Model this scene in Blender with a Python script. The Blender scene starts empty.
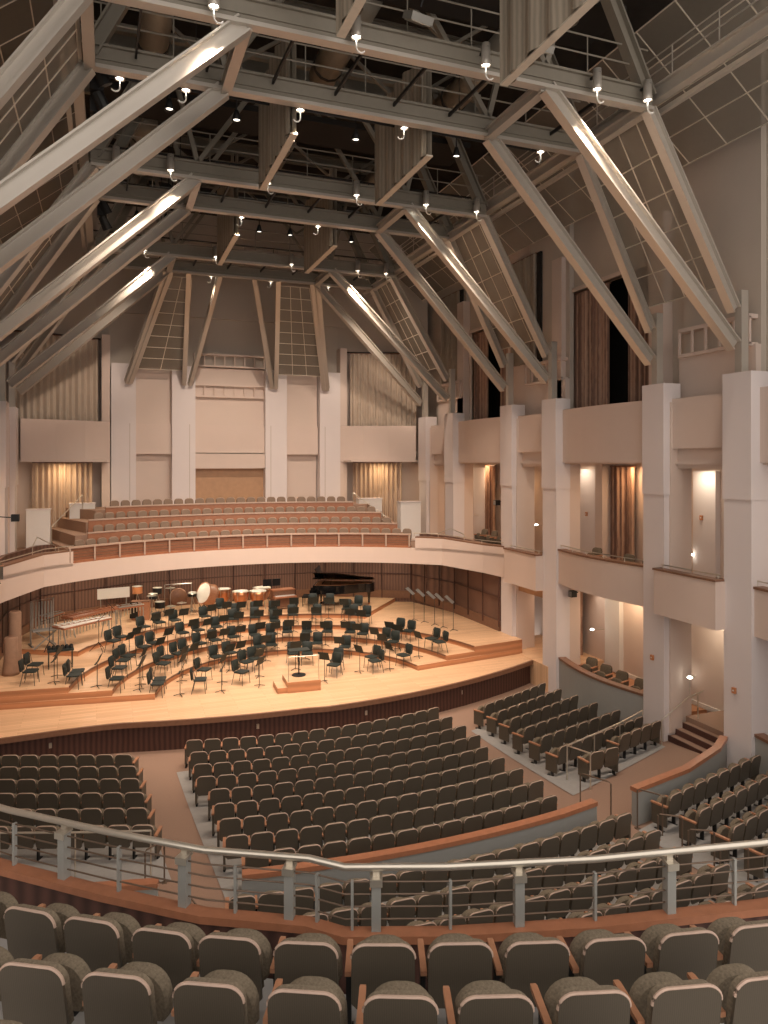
import bpy, math, random
from mathutils import Vector, Matrix, Euler
random.seed(7)
S = bpy.context.scene
COL = S.collection
PI = math.pi
sin, cos, hyp = math.sin, math.cos, math.hypot

# ---------------------------------------------------------------- camera, world, exposure
CAMX, CAMZ, YAW, FPX, HORY = -6.25, 8.2, 0.361, 731.0, 462.0
cam = bpy.data.cameras.new('camera')
camo = bpy.data.objects.new('camera', cam)
COL.objects.link(camo)
camo.location = (CAMX, 0, CAMZ)
camo.rotation_euler = (PI / 2, 0, -YAW)
cam.sensor_fit = 'HORIZONTAL'
cam.sensor_width = 36
cam.lens = 36 * FPX / 768
cam.shift_y = -(512 - HORY) / 768
cam.clip_start = 0.05
cam.clip_end = 300
S.camera = camo
w = bpy.data.worlds.new('world')
S.world = w
w.use_nodes = True
w.node_tree.nodes['Background'].inputs[0].default_value = (1.0, 0.90, 0.83, 1)
w.node_tree.nodes['Background'].inputs[1].default_value = 0.85
S.view_settings.view_transform = 'Standard'
S.view_settings.look = 'None'
S.view_settings.gamma = 1
S.view_settings.exposure = 0.92
S.view_settings.use_curve_mapping = False
SPOT_W = 720.0       # each canister lamp over the stage
WARM = (1.0, 0.80, 0.65)

# ---------------------------------------------------------------- materials
def mat(name, col, rough=.6, metal=0., var=0.08, scale=6., bump=0., kind='noise', emit=0, spec=.4, alpha=None, axis='X', col2=None):
    m = bpy.data.materials.new(name)
    m.use_nodes = True
    nt = m.node_tree
    b = nt.nodes['Principled BSDF']
    b.inputs['Roughness'].default_value = rough
    b.inputs['Metallic'].default_value = metal
    b.inputs['Specular IOR Level'].default_value = spec
    tc = nt.nodes.new('ShaderNodeTexCoord')
    if kind == 'wave':
        t = nt.nodes.new('ShaderNodeTexWave')
        t.wave_type = 'BANDS'
        t.bands_direction = axis
        t.inputs['Scale'].default_value = scale
        t.inputs['Distortion'].default_value = 1.5
        t.inputs['Detail'].default_value = 3
    elif kind == 'brick':
        t = nt.nodes.new('ShaderNodeTexBrick')
        t.inputs['Scale'].default_value = scale
        t.inputs['Mortar Size'].default_value = .006
        t.inputs['Brick Width'].default_value = 2.2
        t.inputs['Row Height'].default_value = .16
        t.inputs['Color1'].default_value = (1, 1, 1, 1)
        t.inputs['Color2'].default_value = (.55, .55, .55, 1)
        t.inputs['Mortar'].default_value = (.1, .1, .1, 1)
    else:
        t = nt.nodes.new('ShaderNodeTexNoise')
        t.inputs['Scale'].default_value = scale
        t.inputs['Detail'].default_value = 4
    nt.links.new(tc.outputs['Object'], t.inputs['Vector'])
    r = nt.nodes.new('ShaderNodeMix')
    r.data_type = 'RGBA'
    a, c = (r.inputs[6], r.inputs[7])
    lo = col2 if col2 else [max(0, x * (1 - 2 * var)) for x in col]
    hi = [min(1, x * (1 + var)) for x in col]
    a.default_value = (*lo, 1)
    c.default_value = (*hi, 1)
    nt.links.new(t.outputs[0] if kind != 'noise' else t.outputs['Fac'], r.inputs[0])
    nt.links.new(r.outputs[2], b.inputs['Base Color'])
    if bump:
        bp = nt.nodes.new('ShaderNodeBump')
        bp.inputs['Strength'].default_value = bump
        bp.inputs['Distance'].default_value = .02
        nt.links.new(t.outputs[0] if kind != 'noise' else t.outputs['Fac'], bp.inputs['Height'])
        nt.links.new(bp.outputs[0], b.inputs['Normal'])
    if emit:
        b.inputs['Emission Color'].default_value = (1, .93, .8, 1)
        b.inputs['Emission Strength'].default_value = emit
    if alpha is not None:
        b.inputs['Alpha'].default_value = alpha
    return m

M = {}
M['wall'] = mat('plaster', (.66, .545, .47), .75, var=.02, scale=1.2)
M['column'] = mat('column_plaster', (.72, .66, .64), .7, var=.02, scale=1.2)
M['parapet'] = mat('parapet_plaster', (.67, .55, .475), .7, var=.02, scale=1.5)
M['bluewall'] = mat('blue_grey_paint', (.33, .33, .305), .7, var=.02)
M['greywall'] = mat('grey_upper_plaster', (.52, .455, .385), .8, var=.04, scale=1)
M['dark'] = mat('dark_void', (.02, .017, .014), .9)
M['roof'] = mat('roof_dark', (.05, .043, .035), .9, var=.3, scale=1.5)
M['steel'] = mat('painted_steel', (.50, .46, .40), .30, metal=.35, var=.03, scale=2, spec=.6)
M['olive'] = mat('olive_painted_steel', (.25, .225, .18), .5, metal=.2, var=.05)
M['choruscloth'] = mat('warm_lit_tweed', (.28, .20, .145), .95, var=.2, scale=40)  # chorus seat cloth with the warm light on it painted into the colour
M['black'] = mat('black_metal', (.012, .012, .012), .5)
M['scrim'] = mat('scrim_panel', (.24, .215, .17), .5, var=.05, alpha=.62)
M['scrimline'] = mat('scrim_frame', (.60, .54, .44), .5)
M['banner'] = mat('banner_cloth', (.33, .285, .22), .9, kind='wave', scale=2.5, axis='Y', var=.10)
M['floorwood'] = mat('maple_planks', (.72, .47, .28), .40, kind='brick', scale=1.0, col2=(.50, .29, .15), spec=.4)
M['riserface'] = mat('riser_wood', (.50, .23, .11), .45, kind='wave', scale=1.2, axis='Z', var=.1)
M['shellwood'] = mat('dark_panel_wood', (.165, .09, .064), .45, kind='wave', scale=2.2, axis='X', var=.14, bump=.2)
M['stagefront'] = mat('stage_front_wood', (.085, .038, .028), .5, kind='wave', scale=2.0, axis='X', var=.2)
M['cap'] = mat('reddish_wood_cap', (.40, .165, .085), .35, kind='noise', scale=9, var=.15, spec=.5)
M['capdark'] = mat('brown_wood_cap', (.22, .11, .065), .4, scale=9, var=.15)
M['carpet'] = mat('rose_brown_carpet', (.33, .215, .155), .95, var=.12, scale=60)
M['concrete'] = mat('pale_floor', (.36, .35, .33), .7, var=.08, scale=10)
M['warmwood'] = mat('warm_rear_panel', (.50, .30, .17), .5, var=.1, scale=4)
M['chorusback'] = mat('chorus_panel_wood', (.36, .16, .09), .5, var=.12, scale=8)
M['railmetal'] = mat('satin_rail', (.62, .57, .48), .28, metal=.7, var=.03, spec=.6)
M['post'] = mat('grey_post', (.36, .36, .33), .5, metal=.2, var=.04)
M['bronze'] = mat('bronze_bar', (.17, .12, .085), .45, metal=.4)
M['seatwood'] = mat('olive_seat_wood', (.095, .077, .055), .40, kind='wave', scale=22, axis='X', var=.07, spec=.5)
M['seatrim'] = mat('seat_edge_wood', (.50, .36, .28), .35, var=.1, scale=12)
M['seatcloth'] = mat('olive_tweed', (.215, .172, .118), .95, var=.35, scale=55, bump=.2)
M['armwood'] = mat('armrest_wood', (.46, .22, .12), .4, var=.12, scale=14)
M['chairgreen'] = mat('green_black_cushion', (.022, .031, .027), .55, var=.2)
M['chairmetal'] = mat('chair_tube', (.09, .09, .08), .35, metal=.6)
M['curtain'] = mat('beige_curtain', (.52, .43, .34), .9, kind='noise', scale=2, var=.08)
M['curtainwarm'] = mat('golden_curtain', (.58, .44, .33), .9, scale=2, var=.08)
M['curtainbrown'] = mat('brown_curtain_painted_folds', (.42, .27, .19), .9, kind='wave', scale=2.6, axis='Y', col2=(.19, .11, .08))  # light and dark bands paint the shading of the folds
M['curtaingrey'] = mat('taupe_curtain', (.36, .30, .23), .9, scale=2, var=.08)
M['white'] = mat('white_paint', (.74, .72, .68), .5, var=.02)
M['copper'] = mat('copper', (.62, .27, .13), .28, metal=.8, var=.06)
M['skin'] = mat('drum_skin', (.84, .80, .72), .5, var=.02)
M['piano'] = mat('piano_black', (.008, .008, .009), .12, spec=.6)
M['lens'] = mat('lamp_lens', (1, .95, .85), .3, emit=14)
M['glowlamp'] = mat('step_light', (1, .95, .85), .3, emit=5)
M['grey'] = mat('grey_metal', (.35, .34, .31), .4, metal=.4)
M['brownroll'] = mat('brown_felt', (.33, .20, .13), .9, var=.12)
M['orange'] = mat('orange_drum', (.55, .22, .09), .35)
M['rail_wood'] = M['cap']

# ---------------------------------------------------------------- mesh builder
class MB:
    def __init__(s):
        s.v = []; s.f = []; s.m = []; s.mi = 0
    def add(s, vs, fs):
        o = len(s.v)
        s.v += [tuple(v) for v in vs]
        s.f += [tuple(o + i for i in f) for f in fs]
        s.m += [s.mi] * len(fs)
        return s
    def box(s, x0, x1, y0, y1, z0, z1):
        return s.add([(x0, y0, z0), (x1, y0, z0), (x1, y1, z0), (x0, y1, z0), (x0, y0, z1), (x1, y0, z1), (x1, y1, z1), (x0, y1, z1)],
                     [(0, 3, 2, 1), (4, 5, 6, 7), (0, 1, 5, 4), (1, 2, 6, 5), (2, 3, 7, 6), (3, 0, 4, 7)])
    def bar(s, p0, p1, wd, h, up=(0, 0, 1)):
        p0, p1 = Vector(p0), Vector(p1)
        d = (p1 - p0).normalized(); u = Vector(up)
        if abs(d.dot(u)) > .99: u = Vector((0, 1, 0))
        r = d.cross(u).normalized() * (wd / 2); u = r.cross(d).normalized() * (h / 2)
        vs = [p + a * r + b * u for p in (p0, p1) for a, b in ((-1, -1), (1, -1), (1, 1), (-1, 1))]
        return s.add(vs, [(0, 1, 2, 3), (7, 6, 5, 4), (0, 4, 5, 1), (1, 5, 6, 2), (2, 6, 7, 3), (3, 7, 4, 0)])
    def ibeam(s, p0, p1, wd, h, tf=.05, tw=.04, up=(0, 0, 1)):
        """steel section: two flanges and a web"""
        p0, p1 = Vector(p0), Vector(p1)
        d = (p1 - p0).normalized(); u = Vector(up)
        r = d.cross(u).normalized(); u = r.cross(d).normalized()
        s.bar(p0 + u * (h / 2), p1 + u * (h / 2), wd, tf, up); s.bar(p0 - u * (h / 2), p1 - u * (h / 2), wd, tf, up)
        return s.bar(p0, p1, tw, h, up)
    def tube(s, pts, r, n=8):
        pts = [Vector(p) for p in pts]; rs = r if isinstance(r, (list, tuple)) else [r] * len(pts)
        rings = []
        for i, p in enumerate(pts):
            d = (pts[min(i + 1, len(pts) - 1)] - pts[max(i - 1, 0)]).normalized()
            a = Vector((0, 0, 1)) if abs(d.z) < .9 else Vector((1, 0, 0))
            x = d.cross(a).normalized(); y = x.cross(d)
            rings.append([p + rs[i] * (x * cos(2 * PI * k / n) + y * sin(2 * PI * k / n)) for k in range(n)])
        vs = [v for q in rings for v in q]; fs = []
        for i in range(len(pts) - 1):
            for k in range(n):
                fs.append((i * n + k, i * n + (k + 1) % n, (i + 1) * n + (k + 1) % n, (i + 1) * n + k))
        fs.append(tuple(range(n))[::-1]); fs.append(tuple((len(pts) - 1) * n + k for k in range(n)))
        return s.add(vs, fs)
    def prism(s, poly, z0, z1):
        n = len(poly)
        z0f = z0 if callable(z0) else (lambda x, y: z0); z1f = z1 if callable(z1) else (lambda x, y: z1)
        vs = [(x, y, z0f(x, y)) for x, y in poly] + [(x, y, z1f(x, y)) for x, y in poly]
        return s.add(vs, [tuple(range(n))[::-1], tuple(range(n, 2 * n))] + [(i, (i + 1) % n, n + (i + 1) % n, n + i) for i in range(n)])
    def lathe(s, prof, c=(0, 0, 0), n=16, mtx=None):
        vs = []; fs = []
        for r, z in prof:
            for k in range(n):
                v = Vector((r * cos(2 * PI * k / n), r * sin(2 * PI * k / n), z))
                vs.append((mtx @ v if mtx else v) + Vector(c))
        for i in range(len(prof) - 1):
            for k in range(n):
                fs.append((i * n + k, i * n + (k + 1) % n, (i + 1) * n + (k + 1) % n, (i + 1) * n + k))
        fs.append(tuple(range(n))[::-1]); fs.append(tuple((len(prof) - 1) * n + k for k in range(n)))
        return s.add(vs, fs)
    def wallpath(s, path, z0, z1, th):
        """a wall of thickness th to the left of the plan path; z0, z1 numbers or lists"""
        n = len(path); P2 = [Vector(p) for p in path]; off = []
        for i in range(n):
            d = (P2[min(i + 1, n - 1)] - P2[max(i - 1, 0)]).normalized()
            off.append(P2[i] + Vector((-d.y, d.x)) * th)
        Z0 = z0 if isinstance(z0, (list, tuple)) else [z0] * n
        Z1 = z1 if isinstance(z1, (list, tuple)) else [z1] * n
        vs = []
        for i in range(n):
            a, b = P2[i], off[i]
            vs += [(a.x, a.y, Z0[i]), (a.x, a.y, Z1[i]), (b.x, b.y, Z1[i]), (b.x, b.y, Z0[i])]
        fs = []
        for i in range(n - 1):
            for k in range(4):
                fs.append((4 * i + k, 4 * i + (k + 1) % 4, 4 * i + 4 + (k + 1) % 4, 4 * i + 4 + k))
        fs += [(3, 2, 1, 0), tuple(4 * (n - 1) + k for k in range(4))]
        return s.add(vs, fs)
    def slab(s, outline_xz, y0, y1, curve=0., lean=0.):
        """flat outline in x-z given a thickness along y; curve bows it, lean tips it back"""
        n = len(outline_xz)
        def q(x, z, y): return (x, y + curve * x * x - lean * z, z)
        vs = [q(x, z, y0) for x, z in outline_xz] + [q(x, z, y1) for x, z in outline_xz]
        return s.add(vs, [tuple(range(n)), tuple(range(2 * n - 1, n - 1, -1))] + [((i + 1) % n, i, n + i, n + (i + 1) % n) for i in range(n)])
    def mesh(s, name, mats, smooth=False):
        me = bpy.data.meshes.new(name)
        me.from_pydata(s.v, [], s.f)
        if not isinstance(mats, (list, tuple)): mats = [mats]
        for m in mats: me.materials.append(m)
        me.polygons.foreach_set('material_index', s.m)
        if smooth: me.polygons.foreach_set('use_smooth', [True] * len(me.polygons))
        me.update()
        me.validate()
        return me
    def build(s, name, mats, parent=None, smooth=False, loc=None):
        return link(name, s.mesh(name, mats, smooth), parent, loc)

def link(name, me, parent=None, loc=None, rz=0):
    o = bpy.data.objects.new(name, me)
    COL.objects.link(o)
    if parent: o.parent = parent
    if loc: o.location = loc
    if rz: o.rotation_euler = (0, 0, rz)
    return o
def tag(o, label, cat, group=None):
    o['label'] = label; o['category'] = cat
    if group: o['group'] = group
    return o
def thing(name, label, cat, loc=(0, 0, 0), rz=0, group=None):
    o = link(name, None, None, loc, rz)
    return tag(o, label, cat, group)
def struct(name, mb, m, smooth=False):
    o = mb.build(name, m, None, smooth)
    o['kind'] = 'structure'
    return o
def part(name, mb, m, parent, label=None, smooth=False):
    o = mb.build(name, m, parent, smooth)
    if label: o['label'] = label
    return o
def autosmooth(me, ang=40):
    me.polygons.foreach_set('use_smooth', [True] * len(me.polygons))
    import bmesh
    bm = bmesh.new(); bm.from_mesh(me)
    for e in bm.edges:
        if len(e.link_faces) == 2 and e.calc_face_angle(0) > math.radians(ang): e.smooth = False
    bm.to_mesh(me); bm.free()
    return me
def inst(proto, loc, rz, label, group=None):
    """proto = (name, category, [(partname, mesh, label, [subparts])])"""
    r = thing(proto[0], label, proto[1], loc, rz, group)
    for p in proto[2]:
        c = link(p[0], p[1], r)
        if p[2]: c['label'] = p[2]
        for q in (p[3] if len(p) > 3 else []):
            link(q[0], q[1], c)
    return r
ORD = ['', 'first', 'second', 'third', 'fourth', 'fifth', 'sixth', 'seventh', 'eighth', 'ninth', 'tenth', 'eleventh', 'twelfth', 'thirteenth', 'fourteenth',
       'fifteenth', 'sixteenth', 'seventeenth', 'eighteenth', 'nineteenth', 'twentieth'] + ['twenty-' + x for x in
       ('first', 'second', 'third', 'fourth', 'fifth', 'sixth', 'seventh', 'eighth', 'ninth')] + ['thirtieth'] + ['thirty-' + x for x in
       ('first', 'second', 'third', 'fourth', 'fifth', 'sixth', 'seventh', 'eighth', 'ninth')]
def arc(cx, cy, R, x0, x1, n=24, sgn=1):
    """plan arc points from x0 to x1; sgn +1 = far side of the circle"""
    a0 = math.asin(max(-1, min(1, (x0 - cx) / R))); a1 = math.asin(max(-1, min(1, (x1 - cx) / R)))
    return [(cx + R * sin(a0 + (a1 - a0) * i / n), cy + sgn * R * cos(a0 + (a1 - a0) * i / n)) for i in range(n + 1)]
def project(x, y, z):
    dx = x - CAMX; dd = dx * sin(YAW) + y * cos(YAW); r = dx * cos(YAW) - y * sin(YAW)
    return 384 + FPX * r / dd, HORY - FPX * (z - CAMZ) / dd, dd

# ================================================================ THE ROOM
FT = [(8, -1.0), (16.5, -1.0), (18, -.95), (20, -.82), (22, -.66), (23.6, -.5), (25.1, -.5), (26.1, -.42), (27.0, -.3), (28, -.17), (33, .65), (45, 2.6)]
def fz(x, y):
    r = hyp(x, y - 38)
    for a, b in zip(FT, FT[1:]):
        if r <= b[0]: return a[1] + (b[1] - a[1]) * max(0, (r - a[0])) / (b[0] - a[0])
    return FT[-1][1]
XW = 10.2
colY = [15.64, 19.0, 24.95, 28.3, 34.1, 37.5]

# floor (sloping carpet)
mb = MB(); vs = []; nx, ny = 27, 46
for j in range(ny + 1):
    for i in range(nx + 1):
        x = -13.5 + 27 * i / nx; y = 2 + 26 * j / ny
        vs.append((x, y, fz(x, y)))
mb.add(vs, [(j * (nx + 1) + i, j * (nx + 1) + i + 1, (j + 1) * (nx + 1) + i + 1, (j + 1) * (nx + 1) + i) for j in range(ny) for i in range(nx)])
struct('floor', mb, M['carpet'], True)

# pale bare floor under the seat blocks
def seatpad(poly, name='floor_under_seats'):
    m2 = MB(); n = len(poly)
    cx = sum(p[0] for p in poly) / n; cy = sum(p[1] for p in poly) / n
    # subdivided fan
    vs = []; fs = []; K = 12
    P4 = poly
    for j in range(K + 1):
        for i in range(K + 1):
            u, v = i / K, j / K
            x = (1 - u) * (1 - v) * P4[0][0] + u * (1 - v) * P4[1][0] + u * v * P4[2][0] + (1 - u) * v * P4[3][0]
            y = (1 - u) * (1 - v) * P4[0][1] + u * (1 - v) * P4[1][1] + u * v * P4[2][1] + (1 - u) * v * P4[3][1]
            vs.append((x, y, fz(x, y) + .02))
    fs = [(j * (K + 1) + i, j * (K + 1) + i + 1, (j + 1) * (K + 1) + i + 1, (j + 1) * (K + 1) + i) for j in range(K) for i in range(K)]
    m2.add(vs, fs)
    return struct(name, m2, M['concrete'], True)
seatpad([(-4.05, 14.2), (3.9, 14.2), (4.5, 22.4), (-4.35, 22.4)])
seatpad([(5.25, 16.3), (9.9, 18.1), (10.2, 24.2), (5.35, 22.3)])
seatpad([(-9.9, 16.9), (-5.0, 15.9), (-5.45, 22.2), (-10.1, 24.2)])
seatpad([(5.05, 8.0), (10.5, 9.0), (10.2, 15.5), (5.45, 14.0)])
seatpad([(-4.2, 7), (4.75, 7), (4.55, 13.8), (-3.9, 13.8)])
seatpad([(-10.2, 9.0), (-5.0, 8.0), (-5.3, 13.9), (-10.2, 15.5)])

# stage platform: curved front
def stage_front(n=40, x0=-11.6, x1=11.6, dy=0.):
    out = []
    for i in range(n + 1):
        x = x0 + (x1 - x0) * i / n
        xx = x if x > 0 else x * .98
        y = 23.65 + (0.0245 * xx * xx if x > 0 else (0.0245 * xx * xx if xx > -5.2 else .66))
        if x <= 0: y = 23.75 + min(.024 * x * x, .024 * 36) * .85 - (0.06 * max(0, -x - 7.2))
        out.append((x, y + dy))
    return out
fr = stage_front()
mb = MB().prism(fr + [(11.6, 40.0), (-11.6, 40.0)], -.06, 0)
struct('floor_stage', mb, M['floorwood'])
mb = MB().wallpath(fr, -.16, -.0, -.10); struct('trim_stage_nosing', mb, M['capdark'])
fr2 = stage_front(dy=.12)
mb = MB().wallpath(fr2, -1.05, -.06, .2); struct('wall_stage_front', mb, M['stagefront'])
# little outlets along the stage front
for i, px in enumerate((-7.9, -1.65, 2.1, 6.2)):
    y = min(((abs(p[0] - px), p[1]) for p in fr2))[1]
    o = MB().box(px - .04, px + .04, y - .05, y, -.55, -.4).build('floor_outlet', M['railmetal'])
    tag(o, '%s small metal outlet plate on the dark stage front, counting from its left end' % ORD[i + 1], 'outlet', 'outlet plates on the stage front')

# risers
RC = (0.2, 25.7)
def riser_poly(R, yfront, xl, xr, back=None):
    pts = []
    n = 30
    a0 = math.atan2(yfront + abs(xl) * .0 - RC[1], xl - RC[0]); a1 = math.atan2(yfront - RC[1], xr - RC[0])
    for i in range(n + 1):
        a = a0 + (a1 - a0) * i / n if a0 > a1 else (a0 + 2 * PI) + (a1 - a0 - 2 * PI) * i / n
        pts.append((RC[0] + R * cos(a), RC[1] + R * sin(a)))
    return pts
def riser(name, Rin, z0, z1, xin, xout_l, xout_r, yedge):
    """platform filling everything outside radius Rin back to the shell"""
    inner = riser_poly(Rin, yedge, -xin, xin)
    outer = [(xout_r, yedge + .35), (xout_r, 39.6), (xout_l, 39.6), (xout_l, yedge + .35)]
    poly = inner + outer
    return poly
for k, (Rin, z0, z1, ye) in enumerate([(5.0, 0, .2, 26.50), (6.4, .2, .4, 26.75), (7.8, .4, .6, 26.95)]):
    n = 30
    a0 = PI - math.asin((ye - RC[1]) / Rin); a1 = math.asin((ye - RC[1]) / Rin)
    inner = [(RC[0] + Rin * cos(a0 + (a1 - a0) * i / n), RC[1] + Rin * sin(a0 + (a1 - a0) * i / n)) for i in range(n + 1)]
    m2 = MB(); m3 = MB()
    XO = 10.35
    top = inner + [(XO, 27.15), (XO, 39.6), (-XO, 39.6), (-XO, 27.15)]
    # triangulate as strip: inner arc to outer boundary by angle
    def outerpt(p):
        a = math.atan2(p[1] - RC[1], p[0] - RC[0]); t = 1e9
        c, s_ = cos(a), sin(a)
        if c > 1e-6: t = min(t, (XO - RC[0]) / c)
        if c < -1e-6: t = min(t, (-XO - RC[0]) / c)
        if s_ > 1e-6: t = min(t, (39.6 - RC[1]) / s_)
        return (RC[0] + t * c, RC[1] + t * s_)
    corners = [(-XO, 39.6), (XO, 39.6)]
    angs = sorted(set([a0 + (a1 - a0) * i / n for i in range(n + 1)] + [math.atan2(c[1] - RC[1], c[0] - RC[0]) for c in corners]), reverse=True)
    vs = []
    for a in angs:
        p = (RC[0] + Rin * cos(a), RC[1] + Rin * sin(a)); q = outerpt(p)
        vs += [(p[0], p[1], z0 - .02), (p[0], p[1], z1), (q[0], q[1], z1), (q[0], q[1], z0 - .02)]
    L = len(angs)
    m2.add(vs, [(4 * i + 1, 4 * i + 2, 4 * i + 6, 4 * i + 5) for i in range(L - 1)])
    m2.mi = 1
    m2.add(vs, [(4 * i, 4 * i + 1, 4 * i + 5, 4 * i + 4) for i in range(L - 1)])
    # front wedge down to the straight front edge
    for sx in (-1, 1):
        e = vs[1] if sx < 0 else vs[4 * (L - 1) + 1]; q = vs[2] if sx < 0 else vs[4 * (L - 1) + 2]
        f1 = (sx * XO, 27.2); f0 = (e[0] - sx * .0, ye - .1)
        m2.mi = 0
        m2.add([(e[0], e[1], z1), (f0[0], f0[1], z1), (f1[0], f1[1] if k < 3 else 0, z1), (q[0], q[1], z1)], [(0, 1, 2, 3)])
        m2.mi = 1
        m2.add([(f0[0], f0[1], z0 - .02), (f1[0], f1[1], z0 - .02), (f1[0], f1[1], z1), (f0[0], f0[1], z1)], [(0, 1, 2, 3)])
        m2.add([(e[0], e[1], z0 - .02), (f0[0], f0[1], z0 - .02), (f0[0], f0[1], z1), (e[0], e[1], z1)], [(0, 1, 2, 3)])
    o = m2.build('stage_riser', [M['floorwood'], M['riserface']])
    tag(o, ['lowest curved wooden riser wrapped around the podium area', 'second curved wooden riser, one step above the lowest one', 'third curved wooden riser whose deck runs to the side walls'][k],
        'riser', 'curved orchestra risers')
    # dark nosing line on the inner arc
    m4 = MB().wallpath([(RC[0] + (Rin - .012) * cos(a), RC[1] + (Rin - .012) * sin(a)) for a in angs if .02 < a < PI - .02], z1 - .05, z1 + .008, -.03)
    part('nosing', m4, M['capdark'], o, 'dark edge strip')
# back platform (highest) with a straight right edge and cut left corner
Rin = 9.35
pl = []
for i in range(25):
    a = (PI - .62) + (.98 - (PI - .62)) * i / 24
    pl.append((RC[0] + Rin * cos(a), RC[1] + Rin * sin(a)))
pl = [(-10.3, 32.6)] + [(-7.35, 30.95)] + pl[1:] + [(8.85, 37.6), (8.85, 39.6), (-10.3, 39.6)]
m2 = MB(); m2.prism(pl, .55, .8)
m2.m = [0, 0] + [1] * (len(m2.m) - 2)
o = m2.build('stage_riser', [M['floorwood'], M['riserface']])
tag(o, 'highest rear riser carrying the piano, timpani and percussion', 'riser', 'curved orchestra risers')
part('nosing', MB().wallpath(pl[1:-3], .75, .808, -.03), M['capdark'], o, 'dark edge strip')

# shell wall around the stage
shell = [(10.25, 28.9), (10.15, 33.2), (9.2, 36.6), (5.0, 38.9), (0, 39.25), (-5.0, 38.9), (-9.2, 36.6), (-10.15, 33.2), (-10.25, 28.9)]
struct('wall_stage_shell', MB().wallpath(shell, 0, 4.4, -.2), M['shellwood'])
mb = MB().wallpath([(p[0] * .992, p[1] - .03) for p in shell], [.6, .6, .8, .8, .8, .8, .8, .6, .6], [1.05, 1.05, 1.22, 1.22, 1.22, 1.22, 1.22, 1.05, 1.05], -.08)
struct('baseboard_stage_shell', mb, M['capdark'])
mb = MB()
for a, b in zip(shell, shell[1:]):
    n = 3
    for i in range(n):
        t = i / n
        x = a[0] + (b[0] - a[0]) * t; y = a[1] + (b[1] - a[1]) * t
        mb.box(x * .99 - .02, x * .99 + .02, y - .06, y - .01, .8, 3.6)
mb.wallpath([(p[0] * .99, p[1] - .03) for p in shell], 2.1, 2.14, -.05)
struct('trim_stage_shell', mb, M['stagefront'])

# ---------------- chorus terrace
FC = (0, 22.7)
fas = [(-10.3, 28.3), (-9.75, 29.6)] + arc(FC[0], FC[1], 12.3, -8.6, 8.6, 28) + [(9.75, 29.6), (10.3, 28.3)]
nf = len(fas)
z0s = [3.05, 3.15] + [3.3] * (nf - 4) + [3.15, 3.05]
midp = [p for p in fas if abs(p[0]) <= 7.6]
struct('parapet', MB().wallpath(fas, z0s, [4.05 if abs(p[0]) < 7.75 else 4.1 for p in fas], .25), M['parapet'])
for sx in (-1, 1):
    seg = [p for p in fas if p[0] * sx > 7.3]
    if sx < 0: seg = seg
    zt = [4.55 if abs(p[0]) < 9.5 else 4.4 for p in seg]
    struct('parapet', MB().wallpath(seg, 3.95, zt, .25), M['parapet'])
    mb = MB().wallpath([(p[0] * 1.0, p[1]) for p in seg], zt, [z + .06 for z in zt], .32)
    struct('trim_parapet_cap', mb, M['capdark'])
    # metal rail over the cap
    t = thing('guard_rail', '%s low metal guard rail on the solid %s end of the chorus parapet' % (('curved', 'left') if sx < 0 else ('curved', 'right')), 'railing')
    part('rail', MB().tube([(p[0], p[1] + .1, z + .22) for p, z in zip(seg, zt)], .02, 6), M['railmetal'], t)
    for p, z in list(zip(seg, zt))[::3]:
        part('post', MB().tube([(p[0], p[1] + .1, z + .05), (p[0], p[1] + .1, z + .22)], .014, 6), M['railmetal'], t)
# added lights under the terrace, brightening the drums and rear stage
for i, x in enumerate((-7.2, -4.8, -2.4, 0, 2.4, 4.8, 7.2)):
    lt = bpy.data.lights.new('added_terrace_light', 'AREA'); lt.shape = 'DISK'; lt.energy = 22; lt.color = (1, .82, .62); lt.size = .22
    lo = bpy.data.objects.new('added_terrace_light', lt); COL.objects.link(lo); lo.location = (x, 37.3 - x * x * .03, 3.34)
# wooden front panel, posts and rail
fp = arc(FC[0], FC[1], 12.33, -7.75, 7.4, 30)
t = thing('chorus_railing', 'long curved wood-panelled railing with pale posts in front of the chorus seats', 'railing')
part('base_board', MB().wallpath(fp, 4.05, 4.16, .22), M['cap'], t)
part('wood_panel', MB().wallpath([(x, y + .1) for x, y in fp], 4.16, 4.66, .05), M['chorusback'], t)
m2 = MB()
for zz in (4.28, 4.4, 4.52): m2.wallpath([(x, y - .01) for x, y in fp], zz, zz + .018, .02)
part('mid_rails', m2, M['bronze'], t)
part('top_rail', MB().wallpath([(x, y - .02) for x, y in fp], 4.66, 4.73, .16), M['seatrim'], t, 'pale top rail')
for i in range(15):
    a0 = math.asin(-7.7 / 12.31); a1 = math.asin(7.35 / 12.31); a = a0 + (a1 - a0) * i / 14
    x, y = 12.31 * sin(a), FC[1] + 12.31 * cos(a)
    part('post', MB().box(x - .035, x + .035, y - .03, y + .04, 4.1, 4.68), M['seatrim'], t, 'pale post')
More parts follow.
